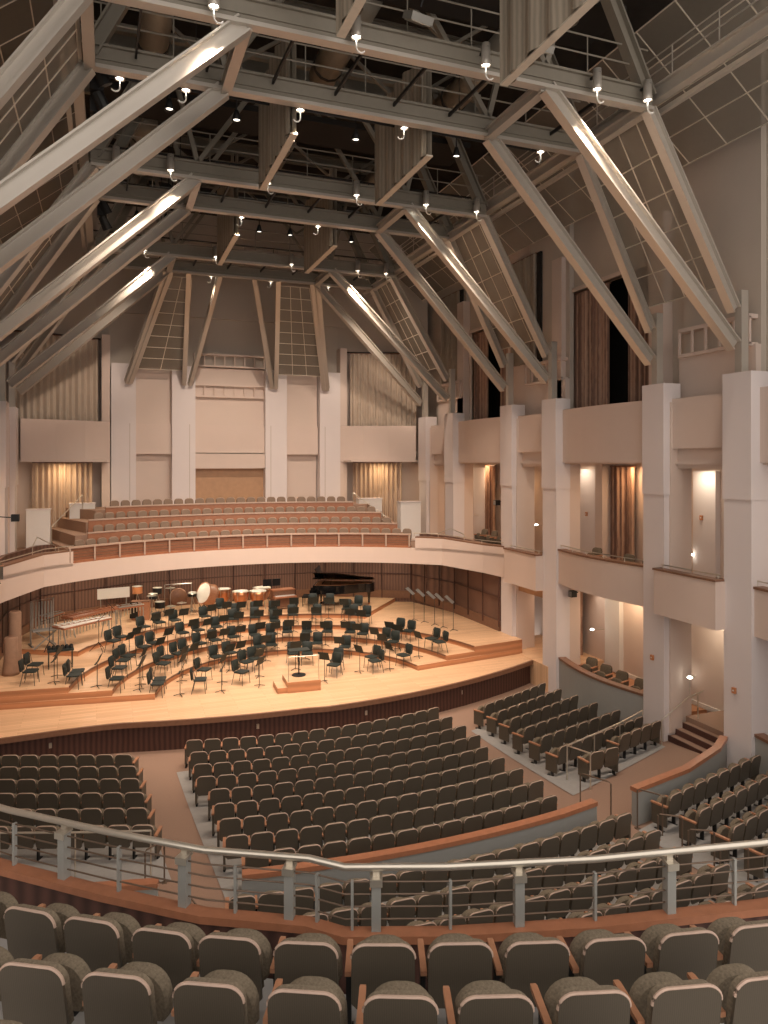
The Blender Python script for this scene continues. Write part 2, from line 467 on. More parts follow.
# terrace steps
for k in range(5):
    R0 = 12.45 + .9 * k
    z = 4.0 + .48 * k if k < 4 else 5.9
    hx = [7.9, 7.8, 7.6, 7.2, 6.8][k]
    pts = arc(FC[0], FC[1], R0, -hx, hx, 24)
    poly = pts + [(hx + 1.6, 40.2), (-hx - 1.6, 40.2)]
    struct('floor_chorus_terrace', MB().prism(poly, z - .5, z), M['carpet'])
rowx = [(-7.6, 7.5), (-6.9, 7.0), (-6.9, 6.6), (-6.2, 5.6)]
CB = {}
for k in range(1, 4):
    pts = arc(FC[0], FC[1], 12.42 + .9 * k, rowx[k][0] - .15, rowx[k][1] + .25, 26)
    z = 4.0 + .48 * k
    t = thing('row_divider', 'curved wood modesty panel with pale rail before the %s chorus row' % ORD[k + 1], 'panel', group='wooden chorus row panels')
    part('panel', MB().wallpath(pts, z - .45, z + .62, .05), M['chorusback'], t)
    part('top_rail', MB().wallpath([(x, y - .03) for x, y in pts], z + .62, z + .68, .12), M['seatrim'], t, 'pale top rail')
# floor beyond the terrace ends
for sx in (-1, 1):
    seg = [(p[0], p[1] + .05) for p in fas if p[0] * sx > 7.0]
    ext = [(sx * 13.3, 28.3), (sx * 13.3, 41), (sx * 7.0, 41)]
    struct('floor_corner', MB().prism((seg + ext) if sx > 0 else (seg[::-1] + ext), 3.7, 3.96), M['carpet'])
struct('ceiling_under_terrace', MB().prism([(p[0], p[1] + .12) for p in fas] + [(10.3, 39.8), (-10.3, 39.8)], 3.36, 3.42), M['stagefront'])

# ---------------- end wall
EY = 39.9
for x, side in ((-5.5, 'far left'), (-2.5, 'left centre'), (2.45, 'right centre'), (5.55, 'far right')):
    struct('column', MB().box(x - .6, x + .6, EY, EY + .7, 4.0, 13.28), M['column'])
    struct('trim_column_groove', MB().box(x + .30 * (1 if x < 0 else -1) - .015, x + .30 * (1 if x < 0 else -1) + .015, EY - .012, EY + .01, 6.2, 10.2), M['greywall'])
struct('wall_end', MB().box(-6.6, 6.6, EY + .75, EY + .95, 4, 22), M['greywall'])
# side bays of the end wall: band and recess
for sx in (-1, 1):
    a, b = sorted((sx * 3.1, sx * 4.9))
    struct('wall_end_band', MB().box(a, b, EY + .25, EY + .75, 8.62, 10.2), M['parapet'])
    struct('wall_end_recess', MB().box(a, b, EY + .6, EY + .76, 5, 8.62), M['wall'])
    struct('wall_end_upper', MB().box(a, b, EY + .45, EY + .76, 10.2, 13.2), M['wall'])
struct('wall_end_middle', MB().box(-1.95, 1.9, EY + .55, EY + .76, 8.9, 13.3), M['wall'])
struct('wall_end_lintel', MB().box(-1.95, 1.9, EY + .2, EY + .76, 7.85, 8.65), M['parapet'])
struct('wall_end_lintel_band', MB().box(-1.95, 1.9, EY + .3, EY + .76, 8.7, 10.2), M['parapet'])
struct('wall_end_wood', MB().box(-1.95, 1.9, EY + .6, EY + .78, 5, 7.85), M['warmwood'])
for i, z in enumerate((11.7, 13.35)):
    t = thing('ladder_grille', ('lower' if i == 0 else 'upper') + ' horizontal ladder-like grille between the two middle end wall columns', 'grille', group='end wall grilles')
    m2 = MB().box(-1.95, 1.9, EY + .35, EY + .76, z, z + .09).box(-1.95, 1.9, EY + .35, EY + .76, z + .62, z + .72)
    part('frame', m2, M['parapet'], t)
    for j in range(8): part('bar', MB().box(-1.95 + j * .54, -1.89 + j * .54, EY + .36, EY + .44, z + .05, z + .65), M['parapet'], t)

# ---------------- curtains
def curtain_mesh(p0, p1, z0, z1, folds, amp=.07):
    p0, p1 = Vector(p0), Vector(p1); d = p1 - p0; nrm = Vector((-d.y, d.x)).normalized()
    n = folds * 8; mb = MB(); vs = []
    for j in range(2):
        for i in range(n + 1):
            t = i / n
            a = amp * (sin(2 * PI * folds * t) + .35 * sin(2 * PI * folds * .37 * t + 1))
            p = p0 + d * t + nrm * a * 1.35
            vs.append((p.x, p.y, z0 if j == 0 else z1))
    # give thickness
    m = n + 1
    vs += [(v[0] + nrm.x * .02, v[1] + nrm.y * .02, v[2]) for v in vs]
    fs = [(i, i + 1, m + i + 1, m + i) for i in range(n)] + [(2 * m + i + 1, 2 * m + i, 3 * m + i, 3 * m + i + 1) for i in range(n)]
    mb.add(vs, fs)
    return mb
def curtain(p0, p1, z0, z1, folds, m, label):
    o = curtain_mesh(p0, p1, z0, z1, folds).build('curtain', M[m], None, True)
    tag(o, label, 'curtain')
    head = MB().bar((p0[0], p0[1], z1 + .02), (p1[0], p1[1], z1 + .02), .1, .06)
    part('curtain_track', head, M['capdark'], o)
    return o

# ---------------- corners between end wall and side walls (both sides)
for sx in (-1, 1):
    nm = 'left' if sx < 0 else 'right'
    a = (sx * 6.2, 39.95); b = (sx * 10.0, 38.55)
    midc = (sx * 8.2, 39.05)
    def s2(*pts):
        return [p for p in (pts if sx > 0 else pts)]
    par = [(sx * 6.15, 39.9), (sx * 7.3, 39.15), (sx * 8.6, 38.6), (sx * 10.1, 38.2)]
    if sx > 0: par = par[::-1]
    struct('parapet', MB().wallpath(par, 8.2, 10.25, -.25), M['parapet'])
    # upper wall around curtain opening
    wp = [(sx * 6.2, 40.6), (sx * 11.2, 39.0)]
    struct('wall_corner_upper', MB().wallpath(wp, 14.6, 22, .15 * sx), M['greywall'])
    struct('wall_corner_lower', MB().wallpath([(sx * 6.2, 41.2), (sx * 12, 39.6)], 3.9, 14.6, .15 * sx), M['wall'])
    struct('wall_corner_pier', MB().box(*sorted((sx * 6.15, sx * 6.55)), 39.9, 40.6, 4, 14.7), M['wall'])
    curtain((sx * 6.75, 39.95), (sx * 10.4, 38.75), 10.0, 14.4, 13, 'curtain', 'tall pale beige curtain filling the upper %s corner opening above the parapet' % nm)
    curtain((sx * 7.0, 40.2), (sx * 9.7, 39.3), 4.0, 8.15, 11, 'curtainwarm', 'lit golden curtain under the parapet in the %s rear corner' % nm)
    struct('ceiling_corner', MB().box(*sorted((sx * 6.3, sx * 12)), 38.4, 41.2, 8.2, 8.3), M['wall'])
    lt = bpy.data.lights.new('corner_downlight', 'AREA'); lt.energy = 20; lt.color = (1, .72, .42); lt.size = .5
    lo = bpy.data.objects.new('corner_downlight', lt); COL.objects.link(lo); lo.location = (sx * 8.2, 39.0, 8.12)
# low white partition walls at the ends of the chorus seats
for (x0, x1, y, z0, z1, lab) in ((-9.75, -8.75, 37.0, 4.0, 6.0, 'tall white partition box beside the left stairs of the chorus terrace'),
                                 (-8.0, -6.85, 38.6, 4.9, 6.15, 'smaller white partition box behind the left chorus seats'),
                                 (8.3, 9.45, 36.0, 4.0, 6.05, 'tall white partition box at the right end of the chorus terrace'),
                                 (6.7, 8.05, 38.2, 4.9, 6.15, 'smaller white partition box behind the right chorus seats')):
    o = MB().box(x0, x1, y, y + .5, z0, z1).build('partition_box', M['white'])
    tag(o, lab, 'partition')
    part('top_cap', MB().box(x0 - .03, x1 + .03, y - .03, y + .53, z1, z1 + .04), M['column'], o)
    part('base_trim', MB().box(x0 - .02, x1 + .02, y - .02, y + .52, z0, z0 + .12), M['wall'], o)
def stair_rail(pts, label, r=.018, posts=None, name='handrail', cat='handrail', group=None, m='railmetal'):
    t = thing(name, label, cat, group=group)
    part('rail', MB().tube(pts, r, 6), M[m], t)
    for p, z in (posts or []):
        part('post', MB().tube([(p[0], p[1], z), p], r * .9, 6), M[m], t)
    return t
stair_rail([(-8.7, 37.2, 5.2), (-7.4, 38.4, 6.6)], 'bright metal stair rail between the two white boxes by the left corner curtain', .025, [((-8.7, 37.2, 5.2), 4.0), ((-7.4, 38.4, 6.6), 5.4)])
stair_rail([(7.9, 37.0, 5.2), (6.4, 38.4, 6.5)], 'bright metal stair rail beside the right corner curtain', .025, [((7.9, 37.0, 5.2), 4.0), ((6.4, 38.4, 6.5), 5.4)])
stair_rail([(-9.0, 31.4, 4.9), (-8.9, 32.2, 5.2), (-8.3, 33.3, 4.7)], 'thin metal rail at the left end of the front chorus row', .02, [((-9.0, 31.4, 4.9), 4.0), ((-8.3, 33.3, 4.7), 4.0)])
stair_rail([(8.9, 32.6, 4.7), (9.2, 31.8, 5.0), (9.4, 30.8, 4.8)], 'thin metal rail at the right end of the front chorus row', .02, [((8.9, 32.6, 4.7), 4.0), ((9.4, 30.8, 4.8), 4.0)])

# ---------------- side walls, mirrored
CW = .48
def yr(a, b): return (min(a, b), max(a, b))
for sx in (-1, 1):
    nm = 'left' if sx < 0 else 'right'
    def bx(x0, x1, y0, y1, z0, z1): return MB().box(*sorted((sx * x0, sx * x1)), y0, y1, z0, z1)
    for i, y in enumerate(colY):
        zb = -1.1 if i < 3 else 0
        struct('column', bx(10.22, 10.85, y - CW, y + CW, zb, 8.02 - .02), M['column'])
        struct('column', bx(10.17, 10.85, y - CW + (.06 if i % 2 else .0), y + CW + .04, 8.0 - .55 - .0, 10.7) if False else bx(10.17, 10.85, y - CW - .03, y + CW, 7.15, 10.7), M['column'])
        # slim steel stanchion rising behind the capital towards the strut foot
        struct('column_stanchion', bx(10.25, 10.5, y - .12, y + .12, 10.7, 13.0), M['steel'])
    # wide bays: (near Y, far Y)
    wide = [(colY[1] + CW, colY[2] - CW), (colY[3] + CW, colY[4] - CW), (8.0, colY[0] - CW)]
    narrow = [(colY[0] + CW, colY[1] - CW), (colY[2] + CW, colY[3] - CW), (colY[4] + CW, colY[5] - CW)]
    for bi, (y0, y1) in enumerate(wide):
        # tier 3 parapet, gently curved in plan
        n = 10
        pts = [(sx * (10.42 + .0 * sin(PI * i / n)), y0 + (y1 - y0) * i / n) for i in range(n + 1)]
        pts3 = [(sx * (10.5 - .18 * sin(PI * i / n)), y0 + (y1 - y0) * i / n) for i in range(n + 1)]
        struct('parapet', MB().wallpath(pts3, 8.18, 10.25, -.22 * sx), M['parapet'])
        struct('floor_tier_three', bx(10.5, 13.4, y0, y1, 8.2, 8.4), M['wall'])
        pts2 = [(sx * (10.32 - .28 * sin(PI * i / n)), y0 + (y1 - y0) * i / n) for i in range(n + 1)]
        if bi != 1:
            struct('parapet', MB().wallpath(pts2, 3.42, 4.72, -.2 * sx), M['parapet'])
            struct('trim_parapet_cap', MB().wallpath([(p[0] - sx * .04, p[1]) for p in pts2], 4.72, 4.79, -.34 * sx), M['capdark'])
            poly = [(p[0] + sx * .1, p[1]) for p in pts2] + [(sx * 13.4, y1), (sx * 13.4, y0)]
            struct('floor_tier_two', MB().prism(poly, 3.5, 3.95), M['wall'])
            t = thing('guard_rail', 'slim metal rail above the %s balcony parapet cap, %s bay' % (nm, ['middle wide', '', 'nearest wide'][bi]), 'railing')
            part('rail', MB().tube([(p[0] + sx * .12, p[1], 4.93) for p in pts2], .02, 6), M['railmetal'], t)
            for p in pts2[::2]:
                part('post', MB().tube([(p[0] + sx * .12, p[1], 4.78), (p[0] + sx * .12, p[1], 4.93)], .014, 6), M['railmetal'], t)
            # terrace level box
            ptsb = [(sx * (10.35 - .38 * sin(PI * i / n)), y0 + (y1 - y0) * i / n) for i in range(n + 1)]
            zc = .50 if bi == 0 else .72
            struct('wall_terrace_box', MB().wallpath(ptsb, -1.05, zc - .05, -.2 * sx), M['bluewall'])
            struct('trim_terrace_cap', MB().wallpath([(p[0] - sx * .03, p[1]) for p in ptsb], zc - .05, zc + .03, -.3 * sx), M['capdark'])
            struct('floor_terrace_box', MB().prism([(p[0] + sx * .1, p[1]) for p in ptsb] + [(sx * 13.4, y1), (sx * 13.4, y0)], -.45, -.25), M['riserface'])
        else:
            struct('floor_tier_two', bx(10.3, 13.4, y0, y1, 3.3, 3.9), M['carpet'])
    # narrow bays
    for bi, (y0, y1) in enumerate(narrow):
        struct('parapet', bx(10.5, 10.75, y0, y1, 8.62, 10.2), M['parapet'])
        struct('wall_lintel', bx(10.7, 10.9, y0, y1, 8.0, 8.62), M['wall'])
        for yy in (y0, y1): struct('trim_pilaster', bx(10.42, 10.9, yy - .07, yy + .07, -.4 if bi < 2 else 4, 10.1), M['wall'])
        if bi < 2:
            zb, zt = ((3.42, 4.80), (3.0, 4.42))[bi]
            m2 = MB()
            x0, x1 = 9.86, 10.9
            struct('parapet', bx(x0, x0 + .2, y0 - .05, y1 + .05, zb, zt), M['parapet'])
            struct('parapet_return', bx(x0 + .2, x1, y0 - .05, y0 + .1, zb, zt), M['parapet'])
            struct('parapet_return', bx(x0 + .2, x1, y1 - .1, y1 + .05, zb, zt), M['parapet'])
            struct('floor_box', bx(x0 + .1, 13.3, y0, y1, zb, zb + .4), M['wall'])
            struct('trim_box_cap', bx(x0 - .04, x0 + .3, y0 - .08, y1 + .08, zt, zt + .06), M['capdark'])
            t = thing('guard_rail', 'short metal rail on the %s box balcony between the %s pair of columns' % (nm, ['nearest', 'middle'][bi]), 'railing')
            part('rail', MB().tube([(sx * (x0 + .25), y0, zt + .16), (sx * (x0 + .25), y1, zt + .16)], .02, 6), M['railmetal'], t)
            for yy in (y0 + .1, y1 - .1): part('post', MB().tube([(sx * (x0 + .25), yy, zt + .05), (sx * (x0 + .25), yy, zt + .16)], .014, 6), M['railmetal'], t)
        # wall above, with grille
        struct('wall_%s_upper' % nm, bx(11.3, 11.5, y0 - .3, y1 + .3, 10.2, 22), M['greywall'])
        t = thing('ladder_grille', '%s wall ladder-like grille above the %s narrow bay' % (nm, ['nearest', 'middle', 'farthest'][bi]), 'grille')
        part('frame', bx(10.95, 11.32, y0 - .2, y1 + .2, 11.55, 11.65).box(*sorted((sx * 10.95, sx * 11.32)), y0 - .2, y1 + .2, 12.35, 12.47), M['parapet'], t)
        for j in range(6): part('bar', MB().box(*sorted((sx * 10.96, sx * 11.04)), y0 - .2 + j * (y1 - y0 + .35) / 5, y0 - .14 + j * (y1 - y0 + .35) / 5, 11.6, 12.4), M['parapet'], t)
        struct('wall_%s_recess' % nm, bx(11.1, 11.3, y0 - .3, y1 + .3, 10.2, 11.6), M['wall'])
    # rear wall of the galleries and upper wall with big openings
    struct('wall_%s' % nm, bx(12.9, 13.1, 6, 41, -1.1, 10.3), M['wall'])
    # upper wall at X 11.5, with window openings (Y, z)
    ops = [(20.6, 25.2, 10.3, 15.1), (30.2, 34.0, 10.3, 14.9)]
    ys = 6.0
    for (a, b, z0, z1) in ops:
        struct('wall_%s_upper' % nm, bx(11.5, 11.7, ys, a, 10.2, 22), M['wall'] if ys > 19 else M['greywall'])
        struct('wall_%s_over_window' % nm, bx(11.5, 11.7, a, b, z1, 22), M['greywall'])
        m2 = MB()
        for q in ((a - .15, a, z0, z1), (b, b + .15, z0, z1)): m2.box(*sorted((sx * 11.4, sx * 11.75)), q[0], q[1], q[2], q[3] + .15)
        m2.box(*sorted((sx * 11.4, sx * 11.75)), a, b, z1, z1 + .15)
        struct('window_%d' % (1 if a < 25 else 2), m2, M['wall'])
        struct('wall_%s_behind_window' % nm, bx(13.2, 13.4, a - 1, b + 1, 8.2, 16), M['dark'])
        ys = b
    struct('wall_%s_upper' % nm, bx(11.5, 11.7, ys, 41, 10.2, 22), M['greywall'])
    # pier strips
    for y in (25.75, 34.6, 19.9):
        struct('trim_pier', bx(11.1, 11.5, y - .35, y + .35, 10.2, 16.6), M['wall'])
    cl = 'brown curtain with painted fold shade, %s side of the %s upper window, ' + nm + ' wall'
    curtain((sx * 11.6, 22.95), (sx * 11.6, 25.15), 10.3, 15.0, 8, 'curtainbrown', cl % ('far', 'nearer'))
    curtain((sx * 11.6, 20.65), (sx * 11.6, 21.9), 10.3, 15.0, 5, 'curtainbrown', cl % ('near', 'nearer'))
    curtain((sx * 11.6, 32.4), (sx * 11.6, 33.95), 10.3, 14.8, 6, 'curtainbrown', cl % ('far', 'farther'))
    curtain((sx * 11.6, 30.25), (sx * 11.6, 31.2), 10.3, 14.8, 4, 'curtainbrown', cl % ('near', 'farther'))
    curtain((sx * 11.25, 27.5), (sx * 11.25, 29.6), 12.6, 17.3, 9, 'curtaingrey', 'tall taupe curtain high on the %s wall above the middle narrow bay' % nm)
    curtain((sx * 11.25, 34.9), (sx * 11.25, 37.2), 12.6, 17.3, 9, 'curtaingrey', 'tall taupe curtain high on the %s wall above the farthest narrow bay' % nm)
    for y in (27.25, 34.7): struct('trim_dark_slot', bx(11.2, 11.3, y - .14, y + .14, 11.8, 17.3), M['dark'])
    # gallery interiors: pale door panels and curtains on tier two, terrace level
    for (y0, y1, z0, z1, m) in ((25.3, 27.1, 3.95, 7.9, 'column'), (34.9, 36.2, 3.95, 7.9, 'column'), (37.0, 38.5, 3.95, 7.9, 'column'), (18.9, 19.9, 3.95, 7.9, 'column'),
                                (23.8, 24.7, -.2, 3.3, 'white'), (20.2, 21.0, -.2, 3.3, 'column'), (12.2, 13.2, 3.95, 7.9, 'column')):
        struct('door_%d' % (1 + int(y0)), bx(12.7, 12.9, y0, y1, z0, z1), M[m])
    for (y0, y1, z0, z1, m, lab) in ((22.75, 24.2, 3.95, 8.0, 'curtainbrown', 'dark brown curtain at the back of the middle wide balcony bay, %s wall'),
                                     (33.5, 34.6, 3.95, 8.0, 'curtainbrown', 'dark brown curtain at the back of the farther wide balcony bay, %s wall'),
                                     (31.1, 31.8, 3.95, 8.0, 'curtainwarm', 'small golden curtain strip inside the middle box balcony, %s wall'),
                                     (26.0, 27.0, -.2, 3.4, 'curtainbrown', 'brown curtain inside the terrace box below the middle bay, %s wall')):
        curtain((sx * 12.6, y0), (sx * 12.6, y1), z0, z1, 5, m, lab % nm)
    struct('trim_gallery_pier', bx(12.3, 12.9, 24.35, 24.8, 3.95, 8.2), M['wall'])
    struct('baseboard_%s' % nm, bx(12.84, 12.92, 15, 26, .55 if False else -.25, -.1), M['white'])
    # downlights in the galleries
    for (y, z, e, c) in ((22.5, 8.1, 15, (1, .60, .32)), (26.0, 8.1, 6, (1, .80, .6)), (19.2, 8.0, 8, (1, .85, .65)), (34.2, 8.1, 16, (1, .65, .38)), (37.6, 8.1, 16, (1, .75, .5)), (31.4, 7.9, 16, (1, .6, .3)),
                         (22.9, 3.35, 14, (1, .7, .45)), (25.4, 3.35, 9, (1, .85, .7)), (18.6, 3.3, 9, (1, .85, .65)), (27.4, 2.8, 6, (1, .7, .5)), (12.5, 8.1, 8, (1, .8, .6))):
        lt = bpy.data.lights.new('gallery_downlight', 'AREA'); lt.energy = e * 1.6; lt.color = c; lt.size = .35
        lo = bpy.data.objects.new('gallery_downlight', lt); COL.objects.link(lo); lo.location = (sx * 12.2, y, z - .03)
    struct('ceiling_%s_gallery' % nm, bx(10.6, 13.1, 6, 41, 8.12, 8.2), M['wall'])
    # stage side door frames in the middle narrow bay
    y0, y1 = narrow[1]
    struct('door_%d' % (3 if sx > 0 else 4), bx(11.9, 12.1, y0 + .6, y0 + 1.1, 0, 2.6).box(*sorted((sx * 11.9, sx * 12.0)), y0 + 1.2, y0 + 1.7, 0, 2.6), M['warmwood'])
    struct('floor_stage_wing', bx(10.2, 13.0, colY[2] + CW - .4, colY[3] + 1.5, -1.0, .012), M['floorwood'])
    struct('trim_stage_door_head', bx(10.5, 11.0, y0, y1, 2.6, 3.1), M['warmwood'])
    # landing with three steps in the nearest narrow bay
    y0, y1 = narrow[0]
    struct('floor_landing', bx(11.1, 13.0, y0, y1, -.3, .05), M['carpet'])
    for k in range(3):
        o = bx(10.35 + .28 * k, 11.15, y0 + .05, y1 - .05, -1.0, -.45 + .17 * k).build('stair_step', M['carpet'])
        o['kind'] = 'structure'; o.name = 'floor_step'
        s_ = bx(10.33 + .28 * k, 10.36 + .28 * k, y0 + .05, y1 - .05, -.62 + .17 * k, -.44 + .17 * k)
        struct('trim_step_edge', s_, M['stagefront'])
    stair_rail([(sx * 9.9, y1 - .25, .15), (sx * 10.9, y1 - .3, .75), (sx * 11.5, y1 - .3, .9)], 'metal handrail up the steps between the nearest %s columns, far side' % nm, .022,
               [((sx * 9.9, y1 - .25, .15), -.7), ((sx * 11.3, y1 - .3, .88), .05)])
    stair_rail([(sx * 10.0, y0 + .2, -.0), (sx * 10.6, y0 + .2, .25)], 'metal handrail up the steps between the nearest %s columns, near side' % nm, .022, [((sx * 10.0, y0 + .2, 0), -.7), ((sx * 10.6, y0 + .2, .25), -.3)])

# small wall plates and step lights (right side, seen on the columns)
for i, (x, y, z, lab) in enumerate([(10.16, 19.0, 1.9, 'small orange wall plate low on the second nearest right column'), (10.16, 15.7, 1.8, 'small orange wall plate low on the nearest right column'),
                                    (12.68, 19.5, 6.3, 'small red call box on the pale panel inside the nearest box balcony'), (12.68, 25.9, 6.0, 'small red call box on the pale panel of the middle balcony bay')]):
    o = MB().box(x - .03, x + .03, y - .06, y + .06, z - .08, z + .08).build('wall_plate', M['orange'])
    tag(o, lab, 'wall plate')
    part('switch', MB().box(x - .04, x - .03, y - .02, y + .02, z - .02, z + .02), M['white'], o)
for x, y, z, lab in [(12.6, 20.0, .75, 'glowing step light on the wall beyond the right-hand stairs'), (10.95, 18.2, 1.35, 'glowing step light on the handrail post at the right-hand stairs'),
                     (12.6, 19.9, 4.95, 'glowing reading light on the nearest right box balcony'), (12.0, 28.7, 5.3, 'glowing reading light on the middle right box balcony'),
                     (12.2, 35.5, 5.3, 'upper glowing reading light in the farther right balcony bay'), (12.3, 25.0, 1.3, 'glowing step light inside the right terrace box')]:
    o = MB().lathe([(.0, 0), (.06, .01), (.09, .04), (.05, .08), (0, .09)], (x, y, z), 10).build('step_light', M['glowlamp'], None, True)
    tag(o, lab, 'lamp')
    part('bracket', MB().tube([(x, y, z + .03), (12.92 if x > 11.5 else x, y, z - (.0 if x > 11.5 else .5))], .012, 6), M['railmetal'], o)
# small black loudspeakers on the columns
for x, y, z, lab in [(10.9, 24.35, 3.0, 'small black loudspeaker under the right balcony near the second wide bay'), (-9.2, 27.7, 6.3, 'small black camera fixed to the left column by the chorus parapet'),
                     (10.75, 30.1, 6.3, 'small black camera on the pale pier of the farther right balcony bay')]:
    t = thing('wall_speaker', lab, 'speaker', (x, y, z))
    part('cabinet', MB().box(-.12, .12, -.12, .12, -.12, .12), M['black'], t)
    part('bracket', MB().tube([(0, 0, 0), (.25 if x > 0 else -.5, 0, 0.05)], .02, 6), M['black'], t)
    part('grille', MB().box(-.13, -.12, -.1, .1, -.1, .1), M['grey'], t)

# ---------------- outer shell of the building
for sx in (-1, 1):
    struct('wall_%s_outer' % ('left' if sx < 0 else 'right'), MB().box(*sorted((sx * 13.5, sx * 13.8)), 4, 42.2, -1.2, 23.6), M['roof'])
    struct('wall_gallery_end', MB().box(*sorted((sx * 10.9, sx * 13.5)), 6.0, 6.2, -1.2, 10.3), M['wall'])
    for y in colY:
        struct('wall_gallery_partition', MB().box(*sorted((sx * 10.85, sx * 11.4)), y - .4, y + .4, -.3 if y < 30 else 3.9, 8.15), M['wall'])
struct('wall_end_outer', MB().box(-13.6, 13.6, 42.0, 42.3, -1.2, 23.6), M['roof'])
# ---------------- roof space
struct('ceiling', MB().box(-13.2, 13.2, 4, 41.5, 23.2, 23.5), M['roof'])
for sx in (-1, 1):
    nm = 'left' if sx < 0 else 'right'
    struct('ceiling_slope_%s' % nm, MB().add([(sx * 13, 4, 21.5), (sx * 13, 41, 21.5), (sx * 8, 41, 23.2), (sx * 8, 4, 23.2)], [(0, 1, 2, 3)]), M['roof'])
H = 17.2
brY = [(15.08, 17.92), (23.84, 26.69), (33.1, 35.8)]
XI, XO2 = 3.586, 6.643
namesB = ['nearest', 'middle', 'farthest']
feet = [(colY[0], colY[1]), (colY[2], colY[3]), (colY[4], colY[5])]
for b, (ya, yb) in enumerate(brY):
    t = thing('ceiling_truss', '%s pale steel ceiling truss bridge with sloping legs to the side columns' % namesB[b], 'truss', group='steel roof trusses')
    for y, yf in ((ya, feet[b][0]), (yb, feet[b][1])):
        # transverse beam: bottom flange, web, top flange
        part('transverse_beam', MB().bar((-XO2 - .1, y, H), (XO2 + .1, y, H), .26, .09), M['steel'], t)
        m2 = MB(); m2.bar((-XO2 - .1, y, H + .27), (XO2 + .1, y, H + .27), .10, .46).bar((-XO2 - .1, y, H + .5), (XO2 + .1, y, H + .5), .24, .06).bar((-XO2 - .1, y, H + .2), (XO2 + .1, y, H + .2), .18, .05)
        part('beam_web', m2, M['olive'], t, 'darker olive web')
        for sx in (-1, 1):
            for xn, zf, hh, wd in ((XI, 11.45, .34, .26), (XO2, 12.45, .30, .24)):
                p0 = Vector((sx * xn, y, H + .1)); p1 = Vector((sx * 10.1, yf, zf))
                m2 = MB()
                d = (p1 - p0).normalized()
                m2.ibeam(p0 + d * .06 - Vector((0, 0, .06)), p1, wd, hh, .045, .05)
                part('strut', m2, M['steel'], t)
        # upper braces from the outer nodes toward the roof
        for sx in (-1, 1):
            part('roof_brace', MB().ibeam((sx * XO2, y, H + .3), (sx * 4.6, y, 21.5), .3, .3), M['olive'], t, 'dark olive brace')
            part('roof_brace', MB().bar((sx * XI, y, H + .5), (sx * 1.0, y, 21.5), .14, .14), M['olive'], t, 'dark olive brace')
            part('roof_brace', MB().bar((sx * XI, y, H + .5), (sx * 4.6, y, 21.5), .14, .14), M['olive'], t, 'dark olive brace')
        part('top_chord', MB().bar((-6.5, y, 21.5), (6.5, y, 21.5), .2, .25), M['olive'], t, 'dark olive top chord')
    for sx in (-1, 1):
        for xn in (XI, XO2):
            part('side_link', MB().ibeam((sx * xn, ya, H + .05), (sx * xn, yb, H + .05), .24, .26), M['steel'], t)
    # black cross rods and catwalk deck grating edge
    for i in range(8):
        x = -5.6 + i * 1.6
        part('cross_rod', MB().bar((x, ya + .1, H + .35), (x - .05, yb - .1, H + .35), .05, .09), M['black'], t, 'black cross rod')
    # catwalk rail
    rl = thing('catwalk_rail', 'thin metal catwalk rails above the %s ceiling truss bridge' % namesB[b], 'railing', group='catwalk rails')
    for y in (ya, yb):
        for zz in (H + 1.05, H + 1.5):
            part('rail', MB().tube([(-XO2, y, zz), (XO2, y, zz)], .022, 5), M['olive'], rl)
        for i in range(9):
            x = -6.4 + i * 1.6
            part('post', MB().tube([(x, y, H + .6), (x, y, H + 1.5)], .018, 5), M['olive'], rl)
    # duct / deck shapes up in the roof
    yy = (ya + yb) / 2
    o = MB().box(-6.4, 6.4, yy - .9, yy + .9, 19.9, 20.1).build('catwalk_deck', M['dark']); tag(o, 'dark catwalk deck high above the %s truss bridge' % namesB[b], 'catwalk', 'dark catwalk decks')
# farthest truss: extra legs down to the end wall columns
ltr = [o for o in COL.objects if o.name.startswith('ceiling_truss')][-1]
for (xt, xb) in ((-3.75, -5.35), (-3.5, -5.2), (-2.67, -2.5), (-1.21, -2.2), (0.48, 2.2), (1.66, 2.4), (3.4, 5.15), (3.68, 5.35)):
    part('strut', MB().ibeam((xt, 35.75, H), (xb, 39.75, 12.3), .22, .22, .04, .04), M['steel'], ltr)
# long edge catwalk beams between the trusses
for sx in (-1, 1):
    nm = 'left' if sx < 0 else 'right'
    t = thing('edge_beam', 'long steel edge beam running front to back above the %s ends of the trusses' % nm, 'beam')
    part('beam', MB().ibeam((sx * 6.95, 8, H + .45), (sx * 6.95, 38, H + .45), .25, .35), M['steel'], t)
    part('lower_angle', MB().bar((sx * 7.2, 8, H + .1), (sx * 7.2, 38, H + .1), .12, .12), M['steel'], t)
    rr = thing('catwalk_rail', 'thin catwalk railing along the %s edge beam' % nm, 'railing', group='catwalk rails')
    for zz in (H + 1.0, H + 1.4): part('rail', MB().tube([(sx * 6.9, 8, zz), (sx * 6.9, 38, zz)], .02, 5), M['steel'], rr)
    for j in range(20): part('post', MB().tube([(sx * 6.9, 8.5 + j * 1.5, H + .6), (sx * 6.9, 8.5 + j * 1.5, H + 1.4)], .016, 5), M['steel'], rr)
